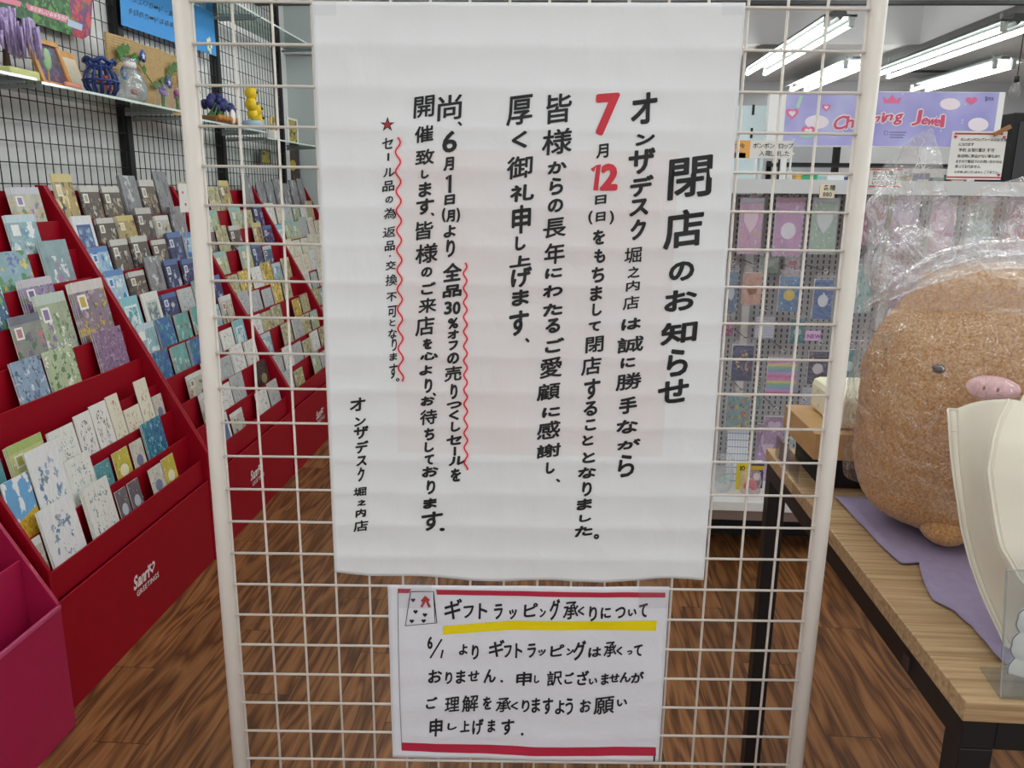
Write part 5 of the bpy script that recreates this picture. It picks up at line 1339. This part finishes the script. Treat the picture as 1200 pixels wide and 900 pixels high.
# stock hanging on hooks
KP = {
 'pinkheart': (card_mat('pack_pink_heart', (222, 170, 205), [(238, 206, 224), (190, 130, 200), (230, 190, 90), (214, 110, 160)], 'heart', 8), 'pink and lilac pack with pale heart'),
 'pinkflower': (card_mat('pack_pink_flower', (206, 140, 196), [(236, 232, 240), (150, 110, 190), (226, 170, 210)], 'blob', 7), 'bright pink pack with white blossom'),
 'greenheart': (card_mat('pack_green_heart', (160, 196, 166), [(216, 222, 220), (110, 150, 120), (206, 206, 130), (180, 170, 190)], 'heart', 9), 'green pack with a silver grey heart'),
 'magenta': (card_mat('pack_magenta', (176, 70, 120), [(226, 160, 190), (130, 40, 90), (220, 190, 210)], 'flowers', 5), 'magenta pack'),
 'bluegrey': (card_mat('pack_blue_grey', (110, 140, 170), [(200, 214, 226), (60, 80, 160), (226, 230, 232)], 'blob', 4), 'blue grey pack'),
 'peach': (card_mat('pack_peach', (226, 176, 156), [(150, 96, 50), (236, 210, 190), (206, 130, 110)], 'blob', 5), 'peach pack'),
 'blueyellow': (card_mat('pack_blue_yellow', (70, 140, 190), [(226, 200, 80), (150, 110, 50), (200, 220, 226)], 'blob', 4), 'blue pack with a yellow shape'),
 'bluewhite': (card_mat('pack_blue_white', (44, 110, 176), [(230, 236, 238), (220, 120, 160), (90, 160, 210)], 'blob', 5), 'blue pack with a white oval'),
 'navyring': (card_mat('pack_navy_ring', (32, 52, 104), [(206, 120, 80), (226, 210, 150), (200, 80, 90), (100, 150, 120)], 'wreath', 11), 'navy pack with a flower ring'),
 'rainbow': (card_mat('pack_rainbow', (226, 130, 190), [(232, 120, 176), (200, 170, 216), (150, 180, 220), (140, 206, 176), (226, 216, 140), (222, 150, 200)], 'stripes', 13), 'rainbow striped pack'),
 'navydot': (card_mat('pack_navy_dot', (40, 42, 84), [(226, 220, 226), (200, 120, 150), (120, 140, 200)], 'blob', 6), 'navy pack with pale dots'),
 'teal': (card_mat('pack_teal', (90, 170, 176), [(200, 230, 230), (50, 120, 130)], 'blob', 5), 'teal pack'),
 'colourful': (card_mat('pack_colourful', (150, 190, 190), [(226, 160, 60), (206, 80, 110), (220, 206, 80), (70, 150, 180)], 'flowers', 6), 'many coloured pack'),
 'lilac': (card_mat('pack_lilac', (196, 164, 204), [(226, 206, 230), (160, 120, 170)], 'heart', 9), 'lilac pack'),
 'gridbook': (card_mat('pack_grid', (232, 236, 240), [(130, 160, 210), (130, 160, 210)], 'grid', 8), 'white notebook with blue grid'),
 'palepink': (card_mat('pack_pale_pink', (226, 200, 210), [(206, 90, 110), (240, 224, 230)], 'heart', 6), 'pale pink pack'),
 'mintp': (card_mat('pack_mint', (176, 210, 200), [(226, 236, 230), (110, 160, 150)], 'flowers', 5), 'mint green pack'),
 'purple': (card_mat('pack_purple', (150, 120, 180), [(206, 186, 220), (110, 80, 150)], 'heart', 7), 'purple pack'),
}
HANG = [  # left, right, top, bottom px; depth; print
 ('pinkheart', 864, 895, 238, 297, 3.27), ('pinkflower', 905, 943, 238, 299, 3.26), ('greenheart', 948, 983, 238, 297, 3.27), ('magenta', 1006, 1038, 236, 286, 3.3), ('lilac', 1042, 1078, 236, 292, 3.27), ('pinkheart', 1086, 1122, 236, 296, 3.28), ('mintp', 1130, 1166, 238, 296, 3.28), ('magenta', 1174, 1210, 236, 296, 3.3), ('pinkflower', 826, 856, 238, 297, 3.29),
 ('bluegrey', 848, 866, 318, 366, 3.29), ('peach', 869, 894, 320, 357, 3.28), ('blueyellow', 911, 939, 324, 365, 3.28), ('bluewhite', 951, 978, 328, 374, 3.27), ('mintp', 996, 1026, 310, 366, 3.3), ('purple', 1040, 1076, 314, 366, 3.3),
 ('navyring', 856, 884, 405, 446, 3.28), ('rainbow', 897, 935, 420, 462, 3.27), ('navydot', 945, 972, 412, 450, 3.28), ('teal', 985, 1006, 410, 446, 3.3), ('purple', 1016, 1050, 404, 456, 3.3),
 ('colourful', 850, 880, 465, 501, 3.29), ('lilac', 894, 920, 489, 520, 3.30), ('mintp', 926, 952, 478, 520, 3.3)]
rowname = lambda py: 'top row' if py < 300 else 'second row' if py < 385 else 'third row' if py < 460 else 'lowest row'
HANG += [('greenheart', 890, 912, 303, 320, 3.44), ('palepink', 919, 938, 302, 322, 3.44),
 ('magenta', 842, 860, 376, 394, 3.44), ('gridbook', 884, 908, 372, 396, 3.44), ('teal', 925, 944, 374, 402, 3.44), ('mintp', 884, 893, 452, 478, 3.44), ('gridbook', 938, 958, 455, 474, 3.44)]
M_pfilm = film('sleeve_film', (220, 222, 228), .12, .08, (18, .5, .01), .8)
seen = {}
for key, l, r, tp, bt, Y in HANG:
    m_, words = KP[key]
    a = at_y(l, bt, Y); c = at_y(r, tp, Y)
    row = rowname(tp)
    lab = '%s in gondola %s' % (words, row)
    seen[lab] = seen.get(lab, 0) + 1
    if Y > 3.4: lab = '%s half hidden behind, gondola %s' % (words, row)
    elif seen[lab] > 1 or (key in ('magenta', 'pinkheart', 'pinkflower') and l > 1080) or (key == 'pinkflower' and l < 860):
        lab += (', seen through plastic bag' if l < 1160 else ', at right picture edge') if l > 1000 else ', beside the notice edge'
    t = thing('stationery_pack', lab, 'stationery pack', ((a.x + c.x) / 2, Y, a.z), 'stationery packs hanging on the gondola')
    b = MB(); b.box(a.x, Y, a.z, c.x, Y + .016, c.z, 1, front=0); b.build('pack', [m_, M_edge], t, bevel=.001)
    ht = .035 if tp < 300 else .04
    b = MB(); b.box(a.x - .004, Y - .002, a.z - .004, c.x + .004, Y - .0015, c.z + ht - .015); b.build('film_sleeve', M_pfilm, t)
    b = MB(); xq, zq = (a.x + c.x) / 2, c.z + ht - .006
    b.tube([(xq + .0078 * math.cos(q), Y - .0015, zq + .0078 * math.sin(q)) for q in (2 * math.pi * i / 14 for i in range(15))], .0013, 5); b.build('hang_loop', M_white_plastic, t, smooth=True)
    if tp < 300:
        b = MB(); b.box(a.x, Y, c.z + .002, c.x, Y + .002, c.z + .019); b.build('header_card', mat('header_' + key, {'pinkheart': (196, 190, 214), 'pinkflower': (166, 50, 90), 'greenheart': (186, 196, 206)}.get(key, (170, 90, 140)), .4), t)
    xh = (a.x + c.x) / 2
    b = MB(); zh = c.z + ht - .012
    b.tube([(xh, GYB - .001, zh + .006), (xh, Y - .03, zh + .006), (xh, Y - .045, zh + .016)], .0025, 6); b.tube([(xh - .01, Y - .03, zh + .006), (xh + .01, Y - .03, zh + .006)], .002, 5); h_ = b.build('hook', M_chrome, gon, smooth=True)
    if tp < 300:
        b = MB(); b.box(xh - .022, Y - .052, zh + .016, xh + .022, Y - .048, zh + .045); b.build('price_holder', mat('pale_blue_plastic', (176, 200, 220), .3), h_)
# things lying on the base shelf
def flat_pack(key, l, r, tp, bt, Y, label, name='notebook', cat='notebook', lean=.03):
    m_ = KP[key][0]; a = at_y(l, bt, Y); c = at_y(r, tp, Y); z0 = .2355
    t = thing(name, label, cat, ((a.x + c.x) / 2, Y, z0))
    b = MB(); b.prism([(a.x, Y, z0), (c.x, Y, z0), (c.x, Y + lean, c.z), (a.x, Y + lean, c.z)], (0, .012, 0), 1)
    b.quad([(a.x, Y - .0008, z0), (c.x, Y - .0008, z0), (c.x, Y + lean - .0008, c.z), (a.x, Y + lean - .0008, c.z)], 0, [(0, 0), (1, 0), (1, 1), (0, 1)])
    b.build('cover', [m_, M_edge], t, recalc=False)
    b = MB()
    for k in range(14): b.tube([(a.x + .004, Y - .004 + lean * k / 14, z0 + .01 + (c.z - z0 - .02) * k / 13), (a.x - .006, Y + .01 + lean * k / 14, z0 + .01 + (c.z - z0 - .02) * k / 13)], .0015, 5)
    b.build('ring_binding', M_chrome, t)
flat_pack('gridbook', 851, 880, 503, 545, 3.34, 'white spiral notebook with blue grid on the base shelf of the gondola')
flat_pack('lilac', 885, 916, 500, 556, 3.36, 'lilac spiral notebook on the base shelf of the gondola')
def soft_bag(l, r, tp, bt, Y, label, col, inner, alpha=.25):
    a = at_y(l, bt, Y); c = at_y(r, tp, Y); z0 = .2355; w = (c.x - a.x) / 2; h = max(.06, c.z - z0)
    t = thing('stationery_bag', label, 'stationery bag', ((a.x + c.x) / 2, Y, z0))
    b = MB()
    def f(u, v):
        an = 2 * math.pi * u; k = (1 - abs(2 * v - 1) ** 3)
        p = Vector((a.x + w + w * (.75 + .25 * k) * math.cos(an), Y + .045 * k * math.sin(an), z0 + .002 + h * v)); p.x += .008 * noise.noise(p * 30); p.y += .006 * noise.noise(p * 40 + Vector((1, 1, 1))); return p
    b.grid(f, 28, 18); b.build('film', film('bag_' + label[:12], col, alpha, .1, (22, .6, .012), .9), t, smooth=True)
    b = MB()
    for k in range(4): b.ball((a.x + w + R.uniform(-.4, .4) * w, Y, z0 + h * R.uniform(.25, .6)), w * .32, 10, sy=.5)
    b.build('contents', inner, t, smooth=True)
soft_bag(836, 860, 532, 577, 3.20, 'clear bag of pale mint goods at the left of the base shelf', (226, 232, 232), mat('mint_goods', (190, 216, 206), .5), .22)
soft_bag(866, 893, 552, 577, 3.18, 'clear bag with pale pink and red goods on the base shelf', (240, 214, 220), mat('coral_goods', (224, 100, 106), .5), .3)
a = at_y(863, 557, 3.24); c = at_y(879, 541, 3.24)
t = thing('price_card', 'yellow price card with a dark zero standing on the base shelf', 'price card', ((a.x + c.x) / 2, 3.24, .2355))
b = MB(); b.box(a.x, 3.24, .2355, c.x, 3.243, c.z); b.build('card', mat('yellow_card', (226, 206, 40), .5), t)
b = MB(); line_text(b, '10', .02, lambda x, y: (x, 3.2392, c.z - .015 - y), a.x + .012, .025, .03); b.build('lettering', M_ink, t, recalc=False)
a = at_y(879, 557, 3.26); c = at_y(896, 543, 3.26)
t = thing('sweet_pack', 'small navy and red pack beside the yellow price card on the base shelf', 'pack', ((a.x + c.x) / 2, 3.27, .2355))
b = MB(); b.box(a.x, 3.26, .2355, c.x, 3.30, c.z, 1, front=0); b.build('box', [KP['navydot'][0], M_edge], t, bevel=.002)
b = MB(); b.box(a.x, 3.2585, c.z - .03, c.x, 3.2595, c.z - .012); b.build('gold_band', mat('gold_band', (206, 170, 50), .4), t)
# NEW tag
a = at_y(943, 399, 3.2); c = at_y(962, 388, 3.2)
t = thing('new_tag', 'lilac tag reading NEW on the gondola hooks', 'tag', ((a.x + c.x) / 2, 3.2, a.z))
b = MB(); b.box(a.x, 3.2, a.z, c.x, 3.203, c.z); b.build('card', mat('lilac_tag', (216, 180, 216), .5), t, bevel=.0005)
b = MB(); line_text(b, 'NEW', .015, lambda x, y: (x, 3.1992, a.z + .010 - y), a.x + .008, 0, .022, .12); b.build('lettering', mat('purple_ink', (130, 70, 150), .5), t, recalc=False)
b = MB(); b.tube([((a.x + c.x) / 2, 3.2035, a.z + .02), ((a.x + c.x) / 2, GYB - .001, a.z + .03)], .002, 5); b.build('wire', M_chrome, t)

# header sign
SY = 3.40
def sg(px, py, d=0): p = at_y(px, py, SY); return (p.x, SY - d, p.z)
hs = thing('header_sign', 'lilac header sign with pink and white script lettering above the gondola', 'sign', (1.2, SY + .05, 1.49))
b = MB(); p0 = at_y(897, 171, SY); p1 = at_y(1179, 108, SY); b.box(p0.x, SY, p0.z, p1.x, SY + .03, p1.z); b.build('board', M_white_plastic, hs, bevel=.002)
N = NT('lilac_print'); ob = N.n('ShaderNodeTexCoord').outputs['Object']; n1 = N.n('ShaderNodeTexNoise', {'Vector': ob, 'Scale': 6., 'Detail': 2}).outputs[0]
c_ = N.ramp(n1, [(.3, lin((150, 150, 210))), (.55, lin((170, 168, 220))), (.75, lin((186, 196, 228)))])
vo = N.n('ShaderNodeTexVoronoi', {'Vector': ob, 'Scale': 26.}); N.link(N.mix(N.math('MULTIPLY', N.math('LESS_THAN', vo.outputs['Distance'], .10), .6), c_, lin((222, 226, 240))), N.b.inputs['Base Color']); N.b.inputs['Roughness'].default_value = .4
b = MB(); q0 = at_y(917, 170, SY); q1 = at_y(1171, 108.5, SY); b.box(q0.x, SY - .002, q0.z, q1.x, SY - .0002, q1.z); b.build('print', N.m, hs)
def script(b, off, d, grow):
    for s_, cx, cy, w, h in (('C', 984, 144, 14, 17), ('h', 996, 143, 9, 15), ('a', 1006, 143, 8, 9), ('r', 1014, 141.5, 6, 8), ('m', 1024, 140, 12, 8), ('i', 1034.5, 138, 3, 11), ('n', 1041, 138, 9, 8), ('g', 1052, 140, 9, 13), ('J', 1074, 138, 10, 18), ('e', 1083, 142, 7, 8), ('w', 1091, 143, 10, 8), ('e', 1098, 144, 6, 8), ('l', 1104, 142, 4, 14)):
        for i in range(8):
            t = math.pi * i / 4
            put_glyph(b, s_, 0., lambda x, y: sg(x, y, d + i * .00006), cx + off * math.cos(t), cy + off * math.sin(t), w, h, .12, .32)
b = MB(); script(b, 1.9, .0032, 0); b.build('lettering_outline', mat('white_print', (232, 226, 226), .5), hs, recalc=False)
b = MB(); script(b, .45, .0050, 0); b.build('lettering', mat('rose_print', (206, 80, 120), .5), hs, recalc=False)
b = MB()
for (cx, cy, s_) in ((928, 133, 15), (968, 126, 10), (947, 154, 16), (1142 - 0, 117, 0)):
    if s_: b.quad([sg(cx + (a - .5) * s_, cy - (c - .5) * s_, .0030) for a, c in heart2d(20)])
b.quad([sg(x, y, .003) for x, y in ((1036, 121), (1034, 113), (1040, 117), (1045, 111), (1050, 117), (1056, 114), (1053, 121))])
b.quad([sg(1140 - 6 + 0 + (a - .5) * 0, 117, .003) for a, c in heart2d(3)]) if False else None
b.build('pink_gems', mat('pink_gem_print', (222, 110, 150), .4), hs, recalc=False)
b = MB()
for (cx, cy, s_) in ((928, 133, 8), (968, 126, 5), (947, 154, 9)): b.quad([sg(cx + (a - .5) * s_, cy - (c - .5) * s_, .0040) for a, c in heart2d(20)])
for cx, cy, rx, ry in ((1113, 122, 12, 7), (1146, 146, 12, 8), (957, 143, 14, 8)):
    bb = MB(); bb.quad([sg(cx + rx * math.cos(2 * math.pi * i / 18), cy + ry * math.sin(2 * math.pi * i / 18), .0028) for i in range(18)])
    bb.build('pale_oval', mat('pale_print', (232, 222, 232), .5), hs, recalc=False)
b.build('gem_highlight', mat('pale_print', (232, 222, 232), .5), hs, recalc=False)
b = MB()
b.quad([sg(*c, .003) for c in ((932, 126), (937, 112), (941, 113), (936, 127))])
b.build('mint_stick', mat('mint_print', (170, 206, 190), .5), hs, recalc=False); b = MB()
for i in range(1): b.quad([sg(945 + 9 * math.cos(2 * math.pi * k / 14), 158 + 4 * math.sin(2 * math.pi * k / 14) + i * 0, .0045) for k in range(14)])
b.build('mint_oval', mat('mint_print', (170, 206, 190), .5), hs, recalc=False)
b = MB(); b.quad([sg(1138 + 0 + (a - .5) * 14, 118 - (c - .5) * 11, .0031) for a, c in heart2d(18)]); b.build('pink_bow', mat('pink_gem_print', (222, 110, 150), .4), hs, recalc=False)
b = MB(); x = 1153
for ch, cx, w in (('l', 1154.5, 1.8), ('n', 1158.5, 4), ('x', 1163.5, 4.5)): pass
for ch, cx, w, h in (('l', 1155, 1.3, 6), ('n', 1158.5, 3.5, 4), ('x', 1162.5, 3.5, 4)): put_glyph(b, ch, .01, lambda x, y: sg(x, y, .0034), cx, 116, w, h, 0, .2)
for k in range(3): ribbon(b, [(1042, 155 + 3 * k), (1062 - 2 * k, 155.2 + 3 * k)], .8, lambda x, y: sg(x, y, .003))
ribbon(b, [(1036, 154), (1040, 154), (1040, 158), (1036, 158), (1036, 154)], .6, lambda x, y: sg(x, y, .003))
b.build('small_print', mat('slate_ink', (70, 70, 120), .5), hs, recalc=False)
for x in (p0.x + .08, p1.x - .08):
    b = MB(); b.box(x - .01, SY + .005, 1.4905, x + .01, SY + .025, p0.z); b.build('support', M_white_plastic, hs)
# pale panels left of the sign
b = MB(); a = at_y(866, 168, 3.5); c = at_y(893, 124, 3.5); b.box(a.x - .12, 3.49, 1.4908, c.x + .02, 3.51, c.z)
for k in (0, 1): b.box(a.x + .04, 3.4885, a.z + .02 + k * .09, a.x + .05, 3.4895, a.z + .06 + k * .09, 1)
o = b.build('paper_board', [mat('pale_blue_panel', (206, 222, 226), .5), M_ink]); tag(o, 'pale blue white board standing left of the lilac header sign', 'board')
# paper strip notice on a stem
def stem_sign(name, label, l, r, tp, bt, Y, base_z, colours, rows, font=.011, stem_x=None, stem=True):
    a = at_y(l, bt, Y); c = at_y(r, tp, Y)
    if stem: a.z = max(a.z, base_z + .0008)
    t = thing(name, label, 'notice', ((a.x + c.x) / 2, Y, base_z))
    b = MB(); b.box(a.x, Y, a.z, c.x, Y + .002, c.z); b.build('card', M_edge, t)
    for (f0, f1, g0, g1, m_, nm) in colours:
        b = MB(); x0 = a.x + (c.x - a.x) * f0; x1 = a.x + (c.x - a.x) * f1; z0 = a.z + (c.z - a.z) * g0; z1 = a.z + (c.z - a.z) * g1
        b.box(x0, Y - .0012, z0, x1, Y - .0002, z1); b.build(nm, m_, t)
    b = MB()
    for (fx, fz, s_, sz) in rows: line_text(b, s_, .008, lambda x, y: (x, Y - .0016, -y), a.x + (c.x - a.x) * fx, -(a.z + (c.z - a.z) * fz), sz, .08)
    b.build('handwriting', M_ink, t, recalc=False)
    if not stem: return t, a, c
    sx = stem_x if stem_x is not None else (a.x + c.x) / 2
    b = MB(); b.tube([(sx, Y + .006, base_z), (sx, Y + .006, a.z + .03)], .004, 8); b.tube([(sx, Y + .006, base_z), (sx, Y + .006, base_z + .006)], .03, 12); b.build('stem', M_white_plastic, t, smooth=True)
    return t, a, c
M_orange = mat('orange_print', (232, 170, 90), .5); M_redp = mat('red_print', (206, 60, 80), .5)
stem_sign('strip_notice', 'long white strip notice with an orange end beside the lilac sign', 850, 930, 165, 185, 3.25, 1.4905,
    ((0, .36, .0, 1, M_orange, 'orange_end'), (.12, .30, .0, .3, M_redp, 'red_mark')), ((.40, .58, 'ボンボンドロップ', .022), (.50, .15, '入荷しました', .022), (.03, .55, 'ただ今', .022)), stem_x=at_y(886, 190, 3.25).x)
stem_sign('red_edged_notice', 'small white notice with red edges right of the grid post', 1018, 1058, 198, 219, 3.2025, 1.46,
    ((0, 1, .92, 1, M_redp, 'red_edge'), (0, 1, 0, .08, M_redp, 'red_edge')), ((.08, .66, 'お一人様につき', .019), (.08, .40, '二点までとさせて', .018), (.08, .14, 'いただきます', .018)), stem=False)
t, a, c = stem_sign('stock_notice', 'white handwritten notice with crimson stripes and a clothes peg, behind the plastic bag', 1109, 1181, 154, 210, 3.265, 1.4905,
    ((0.04, .92, .93, .965, M_crimson, 'crimson_band'), (0.0, 1, .03, .06, M_crimson, 'crimson_band')),
    ((.16, .80, 'ボンボンドロップシールのお客様', .0125), (.14, .70, 'になります', .0135), (.15, .58, '予約 お取り置き 不可', .0145), (.14, .46, '来店時に商品がない事もあり', .0130), (.13, .35, 'ますので電話でのお問い合わせは', .0120), (.12, .24, '承っておりません', .0135), (.12, .13, '大変申し訳ございません ご了承下さい', .0105)))
p = at_y(1173, 154, 3.255)
b = MB(); M = Matrix.Translation(p) @ Matrix.Rotation(-.5, 4, 'Y')
b.box(-.03, -.010, -.006, .035, -.0005, .001, M=M); b.box(-.03, -.010, .002, .035, -.0005, .009, M=M)
o = b.build('clothes_peg', mat('peg_wood', (160, 110, 66), .6), bevel=.001); tag(o, 'brown wooden clothes peg gripping the corner of the white stock notice', 'clothes peg')
b = MB()
for (fx, fz) in ((.06, .88), (.95, .10), (.95, .88)):
    x = a.x + (c.x - a.x) * fx; z = a.z + (c.z - a.z) * fz
    b.quad([(x + (u - .5) * .013, 3.2633, z + (v - .5) * .013) for u, v in heart2d(14)])
b.build('heart_marks', M_crimson, t, recalc=False)

# small goods on the gondola top
TOPS = [('green_tin', 'small green box on the gondola top behind the grid', 'box', 936, 957, 203, 216, (60, 160, 110)), ('white_tray', 'white plastic tray on the gondola top, next to the right post', 'tray', 966, 988, 205, 218, (226, 230, 232)),
        ('orange_case', 'orange and yellow case on the gondola top', 'case', 930, 938, 206, 218, (226, 180, 90)), ('teal_case', 'pale teal long case on the gondola top behind the orange case', 'case', 945, 966, 209, 218, (160, 206, 206)),
        ('white_bottle', 'white pump bottle on the gondola top', 'bottle', 921, 929, 196, 216, (226, 230, 228)), ('grey_holder', 'grey brush holder on the gondola top near the notice edge', 'holder', 882, 894, 200, 216, (190, 194, 196))]
for nm, lab, cat, l, r, tp, bt, col in TOPS:
    Y = 3.33 if nm != 'teal_case' else 3.45
    a = at_y(l, bt, Y); c = at_y(r, tp, Y); z0 = 1.4905; h = max(.03, c.z - z0)
    t = thing(nm, lab, cat, ((a.x + c.x) / 2, Y, z0)); m_ = mat(nm + '_paint', col, .4)
    b = MB()
    if nm in ('white_bottle', 'grey_holder'):
        w = (c.x - a.x) / 2; b.lathe(((a.x + c.x) / 2, Y, z0), [(w, 0), (w, h * .7), (w * .4, h * .8), (w * .4, h)], 14); b.build('bottle_body', m_, t, smooth=True)
        b = MB(); b.tube([((a.x + c.x) / 2, Y, z0 + h), ((a.x + c.x) / 2, Y, z0 + h + .05)], .004, 6); b.tube([((a.x + c.x) / 2 - .02, Y, z0 + h + .05), ((a.x + c.x) / 2 + .01, Y, z0 + h + .05)], .005, 6); b.build('nozzle', m_, t)
    else:
        b.box(a.x, Y - .02, z0, c.x, Y + .03, z0 + h * .7); b.build('body', m_, t, bevel=.004)
        b = MB(); b.box(a.x - .002, Y - .022, z0 + h * .7, c.x + .002, Y + .032, z0 + h); b.build('lid', mat(nm + '_lid', tuple(min(255, v + 20) for v in col), .35), t, bevel=.003)
a = at_y(961, 232, 3.19); c = at_y(980, 216, 3.19)
t = thing('price_card', 'cream price card hanging from the gondola channel left of the right post', 'price card', ((a.x + c.x) / 2, 3.19, a.z))
b = MB(); b.box(a.x, 3.2, a.z, c.x, 3.2035, c.z); b.build('card', mat('cream_card', (232, 224, 196), .5), t)
b = MB(); line_text(b, '各種', .01, lambda x, y: (x, 3.1992, a.z + .03 - y), a.x + .012, 0, .022); line_text(b, '880', .01, lambda x, y: (x, 3.1992, a.z + .006 - y), a.x + .012, 0, .022); b.build('lettering', M_ink, t, recalc=False)

# ------------------------------------------------------------------ deeper in the shop
br_ = thing('black_shelf_rack', 'black steel shelf rack with small goods deep in the shop', 'shelf unit', (2.3, 5.75, 0))
BX0, BX1, BY0, BY1 = 1.42, 3.3, 5.6, 5.95
for x in (BX0, BX1 - .03):
    for y in (BY0, BY1 - .03):
        b = MB(); b.box(x, y, 0, x + .03, y + .03, 1.66); b.build('post', M_black_metal, br_)
for z in (.35, .8, 1.2, 1.45, 1.64):
    b = MB(); b.box(BX0 + .001, BY0 + .001, z - .02, BX1 - .001, BY1 - .001, z); b.build('shelf', M_black_metal, br_)
pal = [(180, 70, 80), (90, 110, 160), (200, 196, 190), (70, 70, 80), (170, 150, 90), (120, 160, 150), (206, 150, 170)]
pn = ['red', 'blue', 'white', 'dark grey', 'ochre', 'sage', 'pink']
cnts = {}
for zi, z in enumerate((1.45, 1.2)):
    x = BX0 + .05
    while x < BX1 - .15:
        w = R.uniform(.07, .13); h = R.uniform(.07, .14) if zi == 0 else R.uniform(.1, .2); i = R.randrange(len(pal))
        b = MB(); b.box(x, BY0 + .035, z + .001, x + w, BY0 + .14, z + h); b.box(x + w * .1, BY0 + .0335, z + h * .2, x + w * .9, BY0 + .0349, z + h * .7, 1)
        o = b.build('gift_box', [mat('gift_%d' % i, pal[i], .45), M_edge if i != 2 else M_dark_edge], bevel=.002)
        kx = (zi, i); cnts[kx] = cnts.get(kx, 0) + 1
        tag(o, '%s gift box on the %s shelf of the black rack, %s such from left' % (pn[i], 'upper' if zi == 0 else 'middle', ORD[cnts[kx] - 1]), 'box', 'gift boxes on the black rack')
        x += w + R.uniform(.01, .05)
# grey partition and framed white boards
b = MB(); b.box(1.45, 7.2, 0, 2.6, 7.26, 2.05); o = b.build('partition_panel', M_grey_wall, bevel=.004); tag(o, 'plain grey partition panel standing deep in the shop behind the black rack', 'partition')
b = MB(); a = at_y(1037, 172, 5.3)
t = thing('white_board', 'white board in a black frame behind the lilac header sign', 'board', (2.5, 6.4, 0))
b = MB(); b.box(2.05, 6.4, .1, 3.0, 6.43, 1.95); b.build('board', M_white_plastic, t)
for x in (2.02, 3.0):
    b = MB(); b.box(x, 6.385, 0, x + .04, 6.44, 1.98); b.build('frame_post', M_black, t)
t = thing('poster_stand', 'grey stand with a green and white poster right of the stock notice', 'poster stand', (2.3, 4.6, 0))
a = at_y(1150, 215, 4.6); c = at_y(1177, 155, 4.6)
b = MB(); b.box(a.x - .08, 4.6, 0, c.x + .03, 4.63, c.z + .03); b.build('panel', M_grey_plastic, t, bevel=.003)
b = MB(); b.box(a.x - .06, 4.597, a.z, c.x, 4.5995, c.z); b.build('poster', mat('pale_poster', (206, 214, 206), .5), t)
b = MB(); b.box(a.x + .04, 4.595, a.z + .14, c.x - .02, 4.5969, c.z - .03); b.build('green_print', mat('fresh_green', (130, 170, 90), .5), t)
t = thing('black_display', 'black flat screen cabinet at the right edge behind the stock notice', 'cabinet', (2.45, 4.0, 0))
a = at_y(1180, 156, 4.1); c = at_y(1212, 132, 4.1)
b = MB(); b.box(a.x + .02, 4.1, 0, a.x + .50, 4.45, c.z); b.build('cabinet', M_black, t, bevel=.006)
b = MB(); b.box(a.x + .05, 4.096, 1.2, a.x + .47, 4.0995, c.z - .04); b.build('screen', mat('dark_screen', (10, 10, 12), .1, coat=.5), t)
b = MB(); b.tube([(a.x + .09, 4.092, c.z - .022), (a.x + .12, 4.092, c.z - .022)], .004, 6); b.build('badge', M_chrome, t)
# hanging bulb
p = at_y(1190, 104, 5.2)
t = thing('hanging_bulb', 'clear glass bulb hanging from the ceiling at the upper right', 'lamp', (p.x, 5.2, p.z))
b = MB(); b.lathe((p.x, 5.2, p.z - .055), [(.004, 0), (.026, .012), (.032, .04), (.022, .075), (.014, .09)], 14); b.build('bulb', clear('bulb_glass', (236, 236, 236), 1, .02, .08), t, smooth=True)
b = MB(); b.tube([(p.x, 5.2, p.z + .035), (p.x, 5.2, p.z + .07)], .014, 10); b.build('socket', M_black, t, smooth=True)
b = MB(); b.tube([(p.x, 5.2, p.z + .07), (p.x, 5.2, 2.75)], .003, 6); b.build('cord', M_black, t)
b = MB(); b.tube([(p.x, 5.2, 2.73), (p.x, 5.2, 2.75)], .04, 14); b.build('ceiling_rose', M_black, t)
